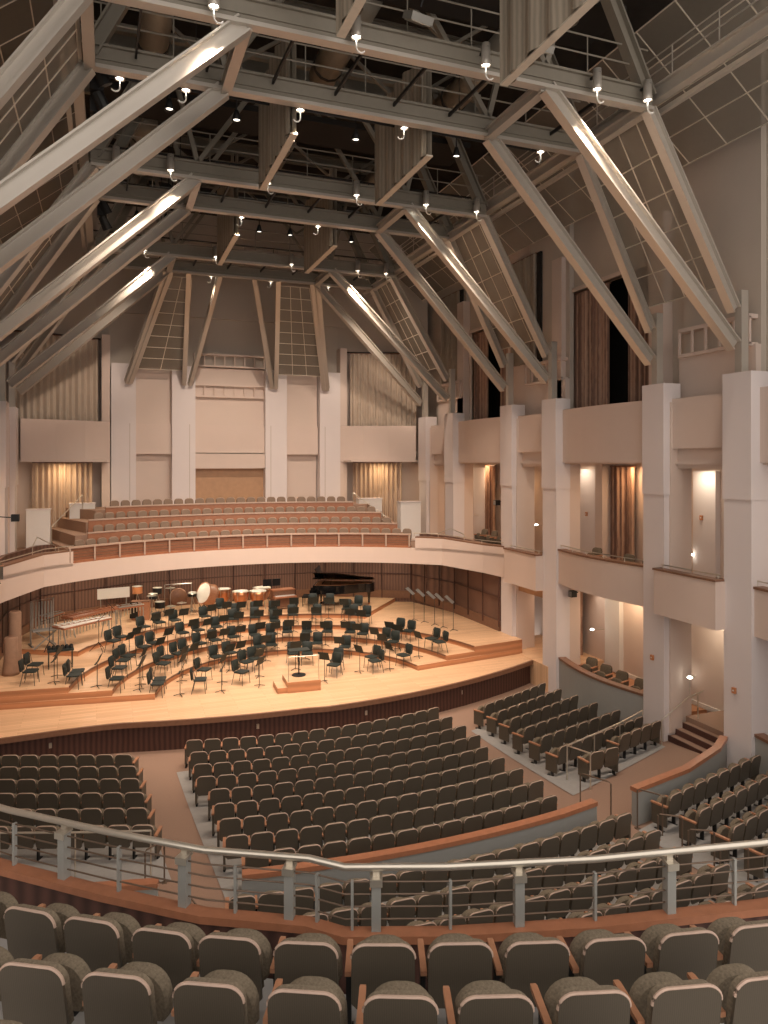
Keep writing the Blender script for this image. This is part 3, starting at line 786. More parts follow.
# scrim canopies
def scrim(quad, nu, nv, label):
    q = [Vector(p) for p in quad]
    t = thing('scrim_panel', label, 'panel')
    part('mesh_sheet', MB().add(q, [(0, 1, 2, 3)]), M['scrim'], t)
    def at(u, v): return q[0] * (1 - u) * (1 - v) + q[1] * u * (1 - v) + q[2] * u * v + q[3] * (1 - u) * v
    m2 = MB()
    for i in range(nu + 1): m2.bar(at(i / nu, 0), at(i / nu, 1), .03, .03)
    for j in range(nv + 1): m2.bar(at(0, j / nv), at(1, j / nv), .03, .03)
    part('grid_frame', m2, M['scrimline'], t)
for sx in (-1, 1):
    nm = 'left' if sx < 0 else 'right'
    scrim([(sx * 7.2, 6, 19.9), (sx * 7.2, 38, 19.9), (sx * 10.4, 38, 17.35), (sx * 10.4, 6, 17.35)], 22, 4, 'long sloping gridded scrim canopy above the %s side wall' % nm)
    for b in range(3):
        ya, yb = brY[b]; fa, fb = feet[b]
        def L(y, yf, z):
            k = (H - z) / (H - 12.45)
            return (sx * (XO2 + .15 + (10.1 - XO2) * k), y + (yf - y) * k, z + .12)
        scrim([L(ya, fa, 17.1), L(yb, fb, 17.1), L(yb, fb, 13.0), L(ya, fa, 13.0)], 4, 5, 'gridded scrim panel slung between the %s %s truss legs' % (namesB[b], nm))
scrim([(-3.4, 35.95, 17), (-2.5, 35.95, 17), (-2.5, 39.6, 13), (-4.9, 39.6, 13)], 2, 8, 'gridded scrim panel between the left pair of end wall struts')
scrim([(1.8, 35.95, 17), (3.3, 35.95, 17), (4.9, 39.6, 13), (2.5, 39.6, 13)], 3, 8, 'gridded scrim panel between the right pair of end wall struts')
struct('wall_end_high', MB().box(-7.3, 7.3, EY + .5, EY + .76, 16.0, 22), M['greywall'])
# hanging cloth banners
bn = 0
def banner(x, y0, y1, z0, z1, label, w=.16):
    t = thing('hanging_banner', label, 'banner', group='cloth banners in the roof')
    for dx in (-w / 2, w / 2):
        part('cloth', curtain_mesh((x + dx, y0), (x + dx, y1), z0, z1, int((y1 - y0) * 1.5), .05), M['banner'], t, smooth=True)
    part('bottom_batten', MB().bar((x, y0, z0), (x, y1, z0), w + .03, .04), M['scrimline'], t)
banner(-1.8, 18.3, 22.4, 16.6, 19.6, 'left cloth banner hanging between the nearest and middle trusses')
banner(2.0, 18.3, 22.4, 16.6, 19.6, 'right cloth banner hanging between the nearest and middle trusses')
banner(-1.8, 27.2, 31.6, 16.6, 19.6, 'left cloth banner hanging between the middle and farthest trusses')
banner(2.0, 27.2, 31.6, 16.6, 19.6, 'right cloth banner hanging between the middle and farthest trusses')
banner(2.0, 10.5, 14.3, 16.6, 19.8, 'right cloth banner hanging in front of the nearest truss')
banner(-1.8, 10.5, 14.3, 16.9, 19.8, 'left cloth banner hanging in front of the nearest truss')
# ducts and rafters
for i, (x, y) in enumerate([(-5, 21), (4.8, 21), (-5, 30), (4.8, 30), (0.2, 20.5), (0.1, 29.5)]):
    t = thing('air_duct', '%s dark round duct up in the roof space' % ['left near', 'right near', 'left far', 'right far', 'centre near', 'centre far'][i], 'duct', group='roof ducts')
    part('pipe', MB().tube([(x, y - 2.2, 20.6), (x, y + 2.2, 20.6)], .45, 12), M['olive'], t, smooth=True)
    [part('band', MB().tube([(x, y + q, 20.6), (x, y + q + .1, 20.6)], .48, 12), M['roof'], t) for q in (-1, 1.5)]
for i in range(9):
    y = 8 + i * 3.7
    o = MB().ibeam((-8, y, 22.6), (8, y, 22.6), .2, .5).build('roof_rafter', M['olive']); tag(o, '%s dark rafter under the roof, counting from the near end' % ORD[i + 1], 'rafter', 'roof rafters')
    part('bracing', MB().bar((-6, y, 22.4), (-3, y, 20.2), .1, .1).bar((-3, y, 20.2), (0, y, 22.4), .1, .1).bar((0, y, 22.4), (3, y, 20.2), .1, .1).bar((3, y, 20.2), (6, y, 22.4), .1, .1), M['olive'], o)

# canister spot lamps with light
CAN = {15.0: [-4.29, -1.32, 1.78, 4.82, 6.33], 18.0: [-5.99, -4.48, -1.64, 1.23, 5.52], 23.75: [-6.02, -4.44, -1.41, 1.62, 4.19, 6.18], 26.8: [-4.81, -1.64, 1.27, 3.91, 6.33],
       33.0: [-4.79, -1.81, 1.59, 4.79, 6.21], 35.9: [-1.56, 1.36, 4.36]}
hous = MB().lathe([(.10, .5), (.11, .1), (.12, 0), (.10, 0), (.09, .06), (.09, .08)], n=14).mesh('housing', M['steel'], True)
lens = MB().lathe([(.0, .035), (.092, .04), (.092, .055), (0, .06)], n=14).mesh('lens', M['lens'], True)
hook = MB().tube([(.0, 0, -.02)] + [(.10 - .10 * cos(a), 0, -.20 - .10 * sin(a)) for a in [i * PI / 6 for i in range(6)]], .018, 6).mesh('safety_hook', M['white'], True)
clampm = MB().bar((0, -.1, .38), (0, .26, .38), .05, .05).mesh('clamp', M['black'])
spotd = {}
rows = {15.0: 'front edge of the nearest truss', 18.0: 'rear edge of the nearest truss', 23.75: 'front edge of the middle truss', 26.8: 'rear edge of the middle truss', 33.0: 'front edge of the farthest truss', 35.9: 'rear edge of the farthest truss'}
for yk, xs in CAN.items():
    for i, x in enumerate(xs):
        lab = 'lit canister lamp, %s from the left along the %s' % (ORD[i + 1], rows[yk])
        dy = -.28 if yk in (15.0, 23.75, 33.0) else .28
        t = inst(('canister_lamp', 'lamp', [('housing', hous, None, [('lens', lens)]), ('hook', hook, None), ('clamp', clampm, None)]), (x, yk + dy, H + .0), 0 if dy < 0 else PI, lab, 'canister lamps on the trusses')
        sp = bpy.data.lights.new('lamp_beam', 'SPOT')
        sp.energy = SPOT_W * (1.0 if yk < 20 else 1.0); sp.color = WARM; sp.spot_size = math.radians(82); sp.spot_blend = .9; sp.shadow_soft_size = .12
        so = bpy.data.objects.new('lamp_beam', sp); COL.objects.link(so); so.parent = t; so.location = (0, 0, -.42)
        # aim at the stage
        tgt = Vector((x * (1.3 if yk > 32 else .7), {15.0: 19.0, 18.0: 34.0, 23.75: 30.0, 26.8: 31.0, 33.0: 39.0, 35.9: 33.0}[yk], {33.0: 8.5}.get(yk, 0))); d = tgt - Vector((x, yk + dy, H))
        so.rotation_euler = (d if dy < 0 else Vector((-d.x, -d.y, d.z))).to_track_quat('-Z', 'Y').to_euler()
# black fixtures
cone = MB().lathe([(.03, .32), (.06, .28), (.14, 0), (.12, 0), (.04, .2)], n=12).mesh('shade', M['black'], True)
yoke = MB().tube([(0, 0, .3), (0, 0, .6)], .02, 6).mesh('yoke', M['black'])
dimlens = mat('dim_lens', (1, .9, .75), .3, emit=2.0)
dl = MB().lathe([(0, .03), (.09, .035), (.09, .05), (0, .055)], n=10).mesh('lens', dimlens)
fx = [(-4.7, 19.9), (-3.9, 20.6), (-2.9, 21.2), (.6, 21.0), (3.9, 20.4), (-5.2, 29.5), (-4.1, 30.4), (-.4, 29.8), (.9, 30.6), (3.6, 30.2), (4.7, 28.2), (-5.4, 27.9), (-3.1, 28.2), (-.6, 28.0), (3.2, 28.1), (-2.4, 24.9), (-.9, 25.0), (.9, 25.2), (2.6, 25.1), (-1.0, 34.4), (1.1, 34.3)]
PY = [20.5, 25.05, 28.2, 30.1, 34.35]
for i, y in enumerate(PY):
    o = MB().tube([(-6.95, y, 18.32), (6.95, y, 18.32)], .035, 6).build('lighting_pipe', M['black']); tag(o, 'black lighting pipe spanning between the edge beams, %s from the near end' % ORD[i + 1], 'pipe', 'lighting pipes')
    part('hangers', MB().tube([(-4, y, 18.32), (-4, y, 21)], .015, 5).tube([(4, y, 18.32), (4, y, 21)], .015, 5), M['black'], o)
for i, (x, y) in enumerate(fx):
    y = min(PY, key=lambda q: abs(q - y))
    inst(('stage_light', 'lamp', [('shade', cone, None, [('lens', dl)]), ('yoke', yoke, None)]), (x, y, 17.7), .3 * i, 'black cone stage light hanging in the roof grid, %s one counting from the near left' % ORD[i + 1], 'black cone lights')
fl = MB().prism([(-.28, -.2), (.28, -.2), (.28, .2), (-.28, .2)], 0, .16).mesh('housing', M['grey'])
flg = MB().box(-.24, .24, -.16, .16, -.02, 0).mesh('glass', M['railmetal'])
for x, lab in ((-2.95, 'square floodlight on the nearest truss, leftmost of three'), (0.1, 'square floodlight on the nearest truss, middle of three'), (3.2, 'square floodlight on the nearest truss, rightmost of three')):
    t = inst(('floodlight', 'lamp', [('housing', fl, None, [('glass', flg)]), ('yoke', yoke, None)]), (x, 14.75, H + .65), .2, lab, 'square floodlights'); t.rotation_euler = (.5, 0, .2)
# clusters of black moving lights at the left end
for i, (x, y, z) in enumerate([(-6.5, 18.6, 17.6), (-6.5, 18.9, 17.1), (-6.45, 27.6, 17.4), (-6.45, 27.8, 16.9), (-6.5, 19.2, 16.7)]):
    t = thing('profile_spotlight', 'black profile spotlight in the left cluster, %s counting from the near end' % ORD[i + 1], 'lamp', (x, y, z), group='black profile spotlights')
    part('barrel', MB().tube([(0, 0, 0), (.2, .1, -.4)], [.14, .17], 10), M['black'], t)
    part('yoke', MB().bar((0, 0, 0), (0, 0, .5), .3, .04), M['black'], t)
    part('rear_box', MB().box(-.16, .16, -.16, .16, 0, .3), M['black'], t)

# ---------------- cross wall behind the centre block, side walls of the aisles
def capped(path, zt, zb, th, name='wall_cross_aisle'):
    struct(name, MB().wallpath(path, zb, zt - .05, th), M['bluewall'])
    struct('trim_cross_wall_cap', MB().wallpath([(p[0], p[1] - .04) for p in path], zt - .05, zt + .05, th * 1.6), M['cap'])
capped(arc(0, 38, 24.35, -3.87, 3.3, 16, -1) + [(4.33, 14.08)], .31, -1, .13)
capped([(5.55, 14.2), (7.6, 14.68), (9.4, 15.45), (10.2, 16.0)], .36, -1, .13)
capped([(-10.2, 16.0), (-9.4, 15.45), (-7.6, 14.68), (-5.4, 14.15)], .36, -1, .13)

# ================================================================ AUDITORIUM SEATS
def rrect(w0, z0, z1, r, n=6, wtop=None):
    """rounded-top outline, centred on x"""
    wt = wtop or w0 * .985
    pts = [(-w0 / 2 + .04, z0), (w0 / 2 - .04, z0), (w0 / 2, z0 + .05)]
    for i in range(n + 1):
        a = PI / 2 * i / n
        pts.append((wt / 2 - r + r * cos(a), z1 - r + r * sin(a)))
    for i in range(n + 1):
        a = PI / 2 + PI / 2 * i / n
        pts.append((-wt / 2 + r + r * cos(a), z1 - r + r * sin(a)))
    pts.append((-w0 / 2, z0 + .05))
    return pts
def dome(w, z0, z1, r, ya, yb, curve, lean, inset=.025):
    """soft pad: stacked outlines"""
    mb = MB(); layers = [(0, inset), (.25, .006), (.7, 0), (1, inset * 1.3)]
    outs = []
    for t, ins in layers:
        outs.append([(x, ya + (yb - ya) * t + curve * x * x - lean * z, z) for x, z in rrect(w - 2 * ins, z0 + ins, z1 - ins, r)])
    n = len(outs[0]); vs = [v for o in outs for v in o]
    fs = [tuple(range(n)), tuple(range(len(vs) - 1, len(vs) - n - 1, -1))]
    for j in range(len(outs) - 1):
        for i in range(n): fs.append((j * n + (i + 1) % n, j * n + i, (j + 1) * n + i, (j + 1) * n + (i + 1) % n))
    mb.add(vs, fs)
    return mb
LEAN = .16
def shell_mesh(w=.475):
    mb = MB(); mb.slab(rrect(w, .36, .88, .10), -.16, -.135, -.25, LEAN)
    mb.mi = 1
    o = rrect(w, .36, .885, .10)
    top = [p for p in o if p[1] > .70]
    # rim following the top edge
    pts = [(x, -.148 - .25 * x * x - LEAN * z, z) for x, z in sorted(top, key=lambda p: 0)]
    mb.tube(pts, .0125, 6)
    return autosmooth(mb.mesh('seat_back', [M['seatwood'], M['seatrim']]))
SEAT_BACK = shell_mesh()
SEAT_PAD = autosmooth(dome(.465, .40, .875, .11, -.14, -.045, -.25, LEAN).mesh('back_cushion', M['seatcloth']))
def cushion_tip():
    mb = dome(.465, .36, .705, .19, -.04, .07, -.1, -.10)
    return autosmooth(mb.mesh('seat_cushion', [M['seatcloth']]))
SEAT_CUSH = cushion_tip()
def arm():
    mb = MB().box(-.024, .024, -.20, .16, .585, .62)
    mb.add([(-.024, .16, .585), (.024, .16, .585), (.024, .16, .62), (-.024, .16, .62), (-.02, .19, .59), (.02, .19, .59), (.02, .19, .615), (-.02, .19, .615)],
           [(4, 5, 6, 7), (0, 1, 5, 4), (1, 2, 6, 5), (2, 3, 7, 6), (3, 0, 4, 7)])
    return mb
SEAT_ARM = arm().mesh('armrest', M['armwood'])
SEAT_LEG = MB().box(-.02, .02, -.1, -.02, 0.0, .585).box(-.03, .03, -.16, .10, 0, .025).mesh('leg', M['black'])
PITCH = .53
ENDP = MB().slab([(-.17, .2), (.17, .2), (.17, .56), (.12, .60), (-.17, .60)], -.02, .02).v
def endpanel():
    mb = MB().box(-.025, .025, -.22, .17, .14, .60)
    mb.mi = 1; mb.box(-.035, .035, -.24, .19, .60, .635)
    return mb.mesh('end_panel', [M['seatwood'], M['armwood']])
END_PANEL = endpanel()
counts = {}
def seat(x, y, z, rz, label, name='theater_chair', group=None, left_end=False, right_end=False, cat='seat', full=True):
    r = thing(name, label, cat, (x, y, z), rz, group)
    link('seat_back', SEAT_BACK, r); link('back_cushion', SEAT_PAD, r); link('seat_cushion', SEAT_CUSH, r)
    hw = PITCH / 2
    link('leg', SEAT_LEG, r, (-hw, 0, 0))
    if left_end:
        e = link('end_panel', END_PANEL, r, (-hw, 0, 0)); e['label'] = 'wooden aisle end panel'
    else:
        link('armrest', SEAT_ARM, r, (-hw, 0, 0))
    if right_end:
        e = link('end_panel', END_PANEL, r, (hw, 0, 0)); e['label'] = 'wooden aisle end panel'
        link('leg', SEAT_LEG, r, (hw, 0, 0))
    counts[name] = counts.get(name, 0) + 1
    return r
# centre block, nine curved rows
ends = [(-4.0, 4.2), (-3.95, 4.2), (-3.9, 4.15), (-3.85, 4.05), (-3.8, 3.9), (-3.75, 3.8), (-3.72, 3.75), (-3.7, 3.72), (-3.68, 3.65)]
def arc_row(R, xl, xr, fmt, name, group, C=(0, 38), cull=False):
    a0, a1 = math.asin(xl / R), math.asin(xr / R)
    n = int((a1 - a0) * R / PITCH)
    mid = (a0 + a1) / 2
    for i in range(n + 1):
        a = mid + (i - n / 2) * PITCH / R
        x, y = C[0] + (R - .28) * sin(a), C[1] - (R - .28) * cos(a)
        if cull:
            px, py, dd = project(x, y, fz(x, y) + .9)
            led = 868 + (px / 330) * 64 if px < 330 else 936 - max(0, px - 450) * .1
            if py > led + 22 or px > 800: continue
        seat(x, y, fz(x, y), a, fmt % ORD[i + 1], name, group, i == 0, i == n)
for k in range(9):
    arc_row(16 + .95 * k, ends[k][0], ends[k][1], 'theatre seat, centre block, ' + ORD[k + 1] + ' row from the stage, %s seat from its left end', 'theater_chair', 'centre block theatre seats')
def line_row(p0, p1, fmt, name, group, anchor='l', nmax=None):
    p0, p1 = Vector(p0), Vector(p1); d = p1 - p0; L = d.length; d.normalize()
    n = int((L - .28) / .505) if nmax is None else nmax
    pit = (L - .3) / n if nmax is None else PITCH
    if nmax is None: p0 = p0 + d * .3
    a = math.atan2(d.y, d.x); f = Vector((-d.y, d.x))
    for i in range(n):
        q = (p0 + d * pit * (i + .5)) + f * .28
        seat(q.x, q.y, fz(q.x, q.y), a, fmt % ORD[i + 1], name, group, i == 0, i == n - 1)
RB = [((5.52, 22.05), (9.21, 23.65)), ((5.55, 21.22), (9.3, 22.74)), ((5.54, 20.41), (9.35, 21.8)), ((5.43, 19.42), (9.4, 20.75)), ((5.43, 18.5), (9.5, 19.7)), ((5.35, 17.45), (9.6, 18.75))]
for k, (a, b) in enumerate(RB):
    line_row(a, b, 'theatre seat, right block, ' + ORD[k + 1] + ' row from the stage, %s seat from its left end', 'theater_chair', 'right block theatre seats')
line_row((6.1, 16.75), (7.2, 16.85), 'theatre seat of the short pair behind the right block, %s from the left', 'theater_chair', 'right block theatre seats', nmax=2)
line_row((7.75, 17.55), (9.95, 18.2), 'theatre seat in the short row of four before the right steps, %s from the left', 'theater_chair', 'right block theatre seats', nmax=4)
LB = [((-5.59, 21.95), (-10, 23.5)), ((-5.51, 21.0), (-10, 22.58)), ((-5.47, 20.03), (-9.9, 21.58)), ((-5.39, 19.0), (-9.9, 20.6)), ((-5.37, 17.97), (-9.8, 19.53)), ((-5.28, 16.9), (-9.8, 18.5))]
for k, (a, b) in enumerate(LB):
    a, b = Vector(a), Vector(b); d = (b - a).normalized(); n = 8; f = Vector((d.y, -d.x))
    for i in range(n):
        q = a + d * PITCH * (i + .5) + f * .28
        rz = math.atan2(-d.y, -d.x)
        seat(q.x, q.y, fz(q.x, q.y), rz, 'theatre seat, left block, %s row from the stage, %s seat from the aisle' % (ORD[k + 1], ORD[i + 1]), 'theater_chair', 'left block theatre seats', i == n - 1, i == 0)
# rear right block
RR = [((5.6, 13.5), (9.9, 14.68), 8), ((5.6, 12.6), (9.2, 13.6), 8), ((5.55, 11.62), (8.6, 12.45), 7), ((5.55, 10.75), (8, 11.4), 5)]
for k, (a, b, n) in enumerate(RR):
    a = (a[0] + .40, a[1] + .11)
    line_row(a, b, 'terrace seat, right rear block behind the capped wall, ' + ORD[k + 1] + ' row, %s from left', 'terrace_chair', 'right rear terrace seats', nmax=n)
for k in range(6):
    arc_row(25.12 + .9 * k, -4.0, 4.45, 'terrace seat, centre block behind the cross wall, ' + ORD[k + 1] + ' row back, %s from left', 'terrace_chair', 'centre rear terrace seats', cull=True)

# chorus seats (small in the picture)
CSB = autosmooth(dome(.46, .42, .92, .15, -.05, .05, 0, 0).mesh('backrest', M['choruscloth']))
CSC = MB().box(-.23, .23, -.42, -.05, .38, .46).mesh('seat', M['seatwood'])
CSL = MB().box(-.2, -.16, -.3, -.1, 0, .4).box(.16, .2, -.3, -.1, 0, .4).mesh('leg_frame', M['black'])
for k in range(4):
    R = 12.42 + .9 * k + .62
    xl, xr = rowx[k]
    a0, a1 = math.asin(xl / R), math.asin(xr / R); n = int((a1 - a0) * R / .53)
    z = 4.0 + .48 * k
    for i in range(n + 1):
        a = a0 + .265 / R + i * .53 / R
        x, y = R * sin(a), FC[1] + R * cos(a)
        r = thing('chorus_chair', 'chorus seat, %s row up from the front railing, %s seat from its left end' % (ORD[k + 1], ORD[i + 1]), 'seat', (x, y, z), -a, 'chorus seats above the stage')
        link('backrest', CSB, r); link('seat', CSC, r); link('leg_frame', CSL, r)
# seats seen inside the boxes and galleries on the right
for i, (x, y, z, rz, lab) in enumerate([(11.0, 20.4, 4.0, 1.7, 'olive seat in the middle right balcony, nearest the column'), (11.0, 21.4, 4.0, 1.7, 'olive seat in the middle right balcony, second from the near column'),
        (11.2, 23.5, 4.0, 1.7, 'single seat in the middle right balcony by the pale panel'), (10.7, 17.0, 3.82, 1.6, 'single seat in the nearest right box balcony'),
        (10.9, 20.6, -.25, 1.9, 'wooden-armed seat in the right terrace box, nearest'), (10.9, 21.6, -.25, 1.9, 'wooden-armed seat in the right terrace box, second nearest'),
        (10.9, 22.5, -.25, 1.9, 'wooden-armed seat in the right terrace box, third nearest'), (11.0, 23.5, -.25, 1.9, 'wooden-armed seat in the right terrace box, farthest'),
        (10.9, 30.0, 4.0, 1.6, 'olive seat in the farther right balcony, nearest'), (10.9, 31.0, 4.0, 1.6, 'olive seat in the farther right balcony, middle'), (10.9, 32.0, 4.0, 1.6, 'olive seat in the farther right balcony, farthest')]):
    seat(x, y, z, rz, lab, 'box_chair', 'seats in the side boxes', True, True)
seat(-9.9, 28.9, 3.95, -1.4, 'single olive seat on the left balcony beside the chorus parapet', 'box_chair', 'seats in the side boxes', True, True)

# aisle hand rails in the stalls
def loop_rail(p, q, h, label, r=.018, m='railmetal', group='loop handrails in the aisles'):
    t = thing('handrail', label, 'handrail', group=group)
    za, zb = fz(*p), fz(*q)
    part('rail', MB().tube([(p[0], p[1], za), (p[0], p[1], za + h - .03), (p[0] + (q[0] - p[0]) * .08, p[1] + (q[1] - p[1]) * .08, za + h),
                            (q[0] + (p[0] - q[0]) * .08, q[1] + (p[1] - q[1]) * .08, zb + h), (q[0], q[1], zb + h - .03), (q[0], q[1], zb)], r, 6), M[m], t)
    part('base_plate', MB().box(p[0] - .05, p[0] + .05, p[1] - .05, p[1] + .05, za, za + .02).box(q[0] - .05, q[0] + .05, q[1] - .05, q[1] + .05, zb, zb + .02), M[m], t)
loop_rail((5.5, 14.1), (5.8, 13.6), .95, 'bronze loop handrail at the left end of the right wood-capped wall', m='bronze')
loop_rail((5.05, 14.5), (4.75, 15.3), 1.0, 'bronze loop handrail in the right aisle by the end of the centre wall', m='bronze')
for k, p in enumerate([(5.1, 12.95), (5.1, 12.05), (5.05, 11.15)]):
    loop_rail(p, (p[0] + .35, p[1] - .35), .9, 'bronze loop handrail by the %s right rear row, at its aisle seat' % ORD[k + 1], m='bronze')
for k, p in enumerate([(-4.9, 13.6), (-4.85, 12.9), (-4.8, 12.3)]):
    loop_rail(p, (p[0] + .12, p[1] - .5), .9, 'bronze loop handrail in the left aisle, %s one up the steps' % ORD[k + 1], m='bronze')
loop_rail((-5.15, 15.9), (-5.55, 15.5), .9, 'metal loop handrail behind the left block at the aisle', m='bronze')
def guard(path, h, label):
    t = thing('guard_rail', label, 'railing')
    part('rail', MB().tube([(x, y, fz(x, y) + h) for x, y in path], .022, 6), M['railmetal'], t)
    for x, y in path: part('post', MB().tube([(x, y, fz(x, y)), (x, y, fz(x, y) + h)], .018, 6), M['railmetal'], t)
guard([(9.7, 18.9), (8.3, 18.25), (7.0, 17.75), (5.75, 17.3), (5.9, 16.45)], .98, 'metal guard rail behind the last long row of the right block')
guard([(-9.9, 18.0), (-8.4, 17.35), (-6.9, 16.8), (-5.4, 16.3)], .98, 'metal guard rail behind the last row of the left block')

# ================================================================ FOREGROUND BALCONY
led = [(-9.6, 10.9), (-8.3, 9.4), (-7.28, 8.36), (-6.32, 7.52), (-5.47, 6.84), (-4.60, 6.36), (-4.33, 6.10), (-3.46, 5.78), (-2.15, 5.42), (-.51, 5.1), (1.4, 4.85), (4.0, 4.7)]
LZ = 4.05
struct('wall_balcony_front', MB().wallpath([(x, y + .03) for x, y in led], 3.0, LZ - .07, .12), M['stagefront'])
struct('trim_balcony_shelf', MB().wallpath(led, LZ - .07, LZ, .15), M['cap'])
struct('floor_balcony', MB().prism([(x, y - .0) for x, y in led] + [(4, -2), (-11, -2), (-11, 9)], 3.2, 3.55), M['concrete'])
def off(path, o):
    out = []
    for i in range(len(path)):
        d = (Vector(path[min(i + 1, len(path) - 1)]) - Vector(path[max(i - 1, 0)])).normalized()
        out.append((path[i][0] - d.y * o, path[i][1] + d.x * o))
    return out
rp = off(led, .11)
RZ = 4.60
t = thing('balcony_railing', 'long metal railing with a bright round top rail along the near balcony ledge', 'railing')
part('top_rail', MB().tube([(x, y, RZ) for x, y in rp], .032, 12), M['railmetal'], t, 'bright round top rail', smooth=True)
for zz in (.42, .31, .20, .09):
    part('horizontal_bar', MB().tube([(x, y, LZ + zz) for x, y in rp], .008, 6), M['bronze'], t, 'thin dark bar')
def on_rail(x):
    for a, b in zip(rp, rp[1:]):
        if a[0] <= x <= b[0]:
            k = (x - a[0]) / (b[0] - a[0]); return (x, a[1] + (b[1] - a[1]) * k, math.atan2(b[1] - a[1], b[0] - a[0]))
for x in (-7.75, -6.66, -5.58, -4.70, -4.02, -2.80, -1.40, .1):
    _, y, a = on_rail(x)
    p = link('main_post', MB().box(-.042, .042, -.045, .045, 0, .455).mesh('main_post', M['post']), t, (x, y, LZ), a)
    q = MB().box(-.055, .055, -.06, .06, .455, .475).box(-.055, .055, -.075, -.06, .41, .475)
    link('cap_plate', q.mesh('cap_plate', M['railmetal']), p)
    link('saddle', MB().box(-.03, .03, -.012, .012, .47, .53).mesh('saddle', M['railmetal']), p)
for x in (-7.15, -6.15, -5.15, -4.48, -4.22, -3.40, -2.12, -.75, .8):
    _, y, a = on_rail(x)
    link('thin_post', MB().box(-.012, .012, -.022, .022, 0, .43).mesh('thin_post', M['post']), t, (x, y, LZ), a)

# balcony seats, front row, second row, third row
FR = [(-7.35, 6.82), (-6.83, 6.43), (-6.37, 6.12), (-5.87, 5.79), (-5.40, 5.53), (-4.88, 5.27), (-4.35, 5.05), (-3.81, 4.86), (-3.27, 4.67), (-2.71, 4.50), (-2.14, 4.36), (-1.57, 4.24)]
NR = [(-7.25, 5.73), (-6.73, 5.43), (-6.20, 5.13), (-5.64, 4.83), (-5.08, 4.55), (-4.52, 4.29), (-3.95, 4.08), (-3.35, 3.89), (-2.76, 3.72), (-2.2, 3.6)]
TR = [(-7.00, 4.60), (-6.46, 4.32), (-5.92, 4.04), (-5.36, 3.77), (-4.82, 3.52), (-4.24, 3.32), (-3.66, 3.14)]
def fg_row(pts, ztop, fmt):
    n = len(pts)
    struct('floor_balcony_step', MB().wallpath([(p[0], p[1] - .55) for p in pts], 3.3, ztop - .885, .95), M['concrete'])
    for i, p in enumerate(pts):
        a_, b_ = pts[max(0, i - 1)], pts[min(n - 1, i + 1)]
        a = math.atan2(b_[1] - a_[1], b_[0] - a_[0]); f = Vector((-sin(a), cos(a)))
        q = Vector(p) + f * .285
        seat(q.x, q.y, ztop - .885, a, fmt % ORD[i + 1], 'balcony_chair', 'near balcony seats')
fg_row(FR, 4.64, 'tip-up balcony seat in the row just behind the ledge, %s from the left')
fg_row(NR, 4.82, 'tip-up balcony seat in the second row from the ledge, %s from the left')
fg_row(TR, 5.0, 'tip-up balcony seat in the third row from the ledge, %s from the left')

# ================================================================ ORCHESTRA CHAIRS AND STANDS
CH = [(-8.73, 27.67, 0.6), (-8.66, 28.52, 0.6), (-7.35, 27.38, 0.4), (-7.26, 27.88, 0.4), (-5.97, 27.16, 0.2), (-5.87, 27.8, 0.2), (-4.63, 26.75, 0), (-4.53, 27.27, 0), (-3.18, 26.7, 0), (-2.89, 27.94, 0), (-1.63, 27.14, 0), (-5.72, 28.8, 0.2), (-5.53, 29.38, 0.2), (-4.31, 28.57, 0.0), (-4.13, 29.4, 0.2), (-6.03, 31.18, 0.6), (-5.73, 31.79, 0.6), (-4.9, 30.59, 0.4), (-4.5, 31.13, 0.4), (-3.65, 29.85, 0.2), (-3.29, 30.26, 0.2), (-4.79, 33.38, 0.6), (-3.24, 32.51, 0.4), (-4.11, 34.05, 0.6), (-3.41, 34.29, 0.6), (-2.67, 31.18, 0.2), (-2.2, 29.58, 0), (-1.61, 30.01, 0), (-1.22, 28.43, 0), (-2.0, 31.54, 0.2), (-1.18, 31.86, 0.2), (-1.71, 33.16, 0.4), (-0.9, 33.62, 0.6), (-2.55, 32.79, 0.4), (-2.04, 34.64, 0.6), (-1.17, 35.38, 0.8), (-0.54, 34.89, 0.6), (3.24, 35.02, 0.6), (4.01, 34.73, 0.6), (4.63, 33.97, 0.6), (5.11, 33.76, 0.6), (2.2, 34.88, 0.6), (1.22, 34.9, 0.6), (0.34, 34.98, 0.6), (0.09, 33.63, 0.6), (0.98, 33.45, 0.4), (1.85, 33.58, 0.6), (2.94, 33.32, 0.6), (4.53, 32.63, 0.6), (4.98, 32.16, 0.6), (-0.24, 31.89, 0.2), (0.48, 31.82, 0.2), (1.22, 31.95, 0.2), (2.04, 31.71, 0.2), (2.9, 31.39, 0.2), (3.81, 30.91, 0.2), (4.23, 30.4, 0.2), (-0.27, 30.59, 0), (0.24, 30.69, 0), (1.61, 30.34, 0), (2.13, 30.29, 0), (4.78, 29.29, 0.2), (4.94, 28.61, 0.2), (-0.82, 28.79, 0), (0.77, 29.0, 0), (1.3, 28.8, 0), (3.05, 29.28, 0), (2.12, 27.42, 0), (1.83, 26.83, 0), (3.57, 27.4, 0), (3.49, 26.8, 0), (4.85, 27.19, 0), (6.36, 27.78, 0.4), (6.43, 27.17, 0.4), (5.75, 30.0, 0.4), (5.99, 29.43, 0.4)]
def stage_z(x, y):
    d = hyp(x - RC[0], y - RC[1])
    if d > 9.4 and not (x > 5.5 + (y - 33.9) * .9) and y > 30.9: return .8
    if y < 26.55 + max(0, abs(x) - 5) * .13: return 0
    return 0 if d < 5 else .2 if d < 6.4 else .4 if d < 7.8 else .6
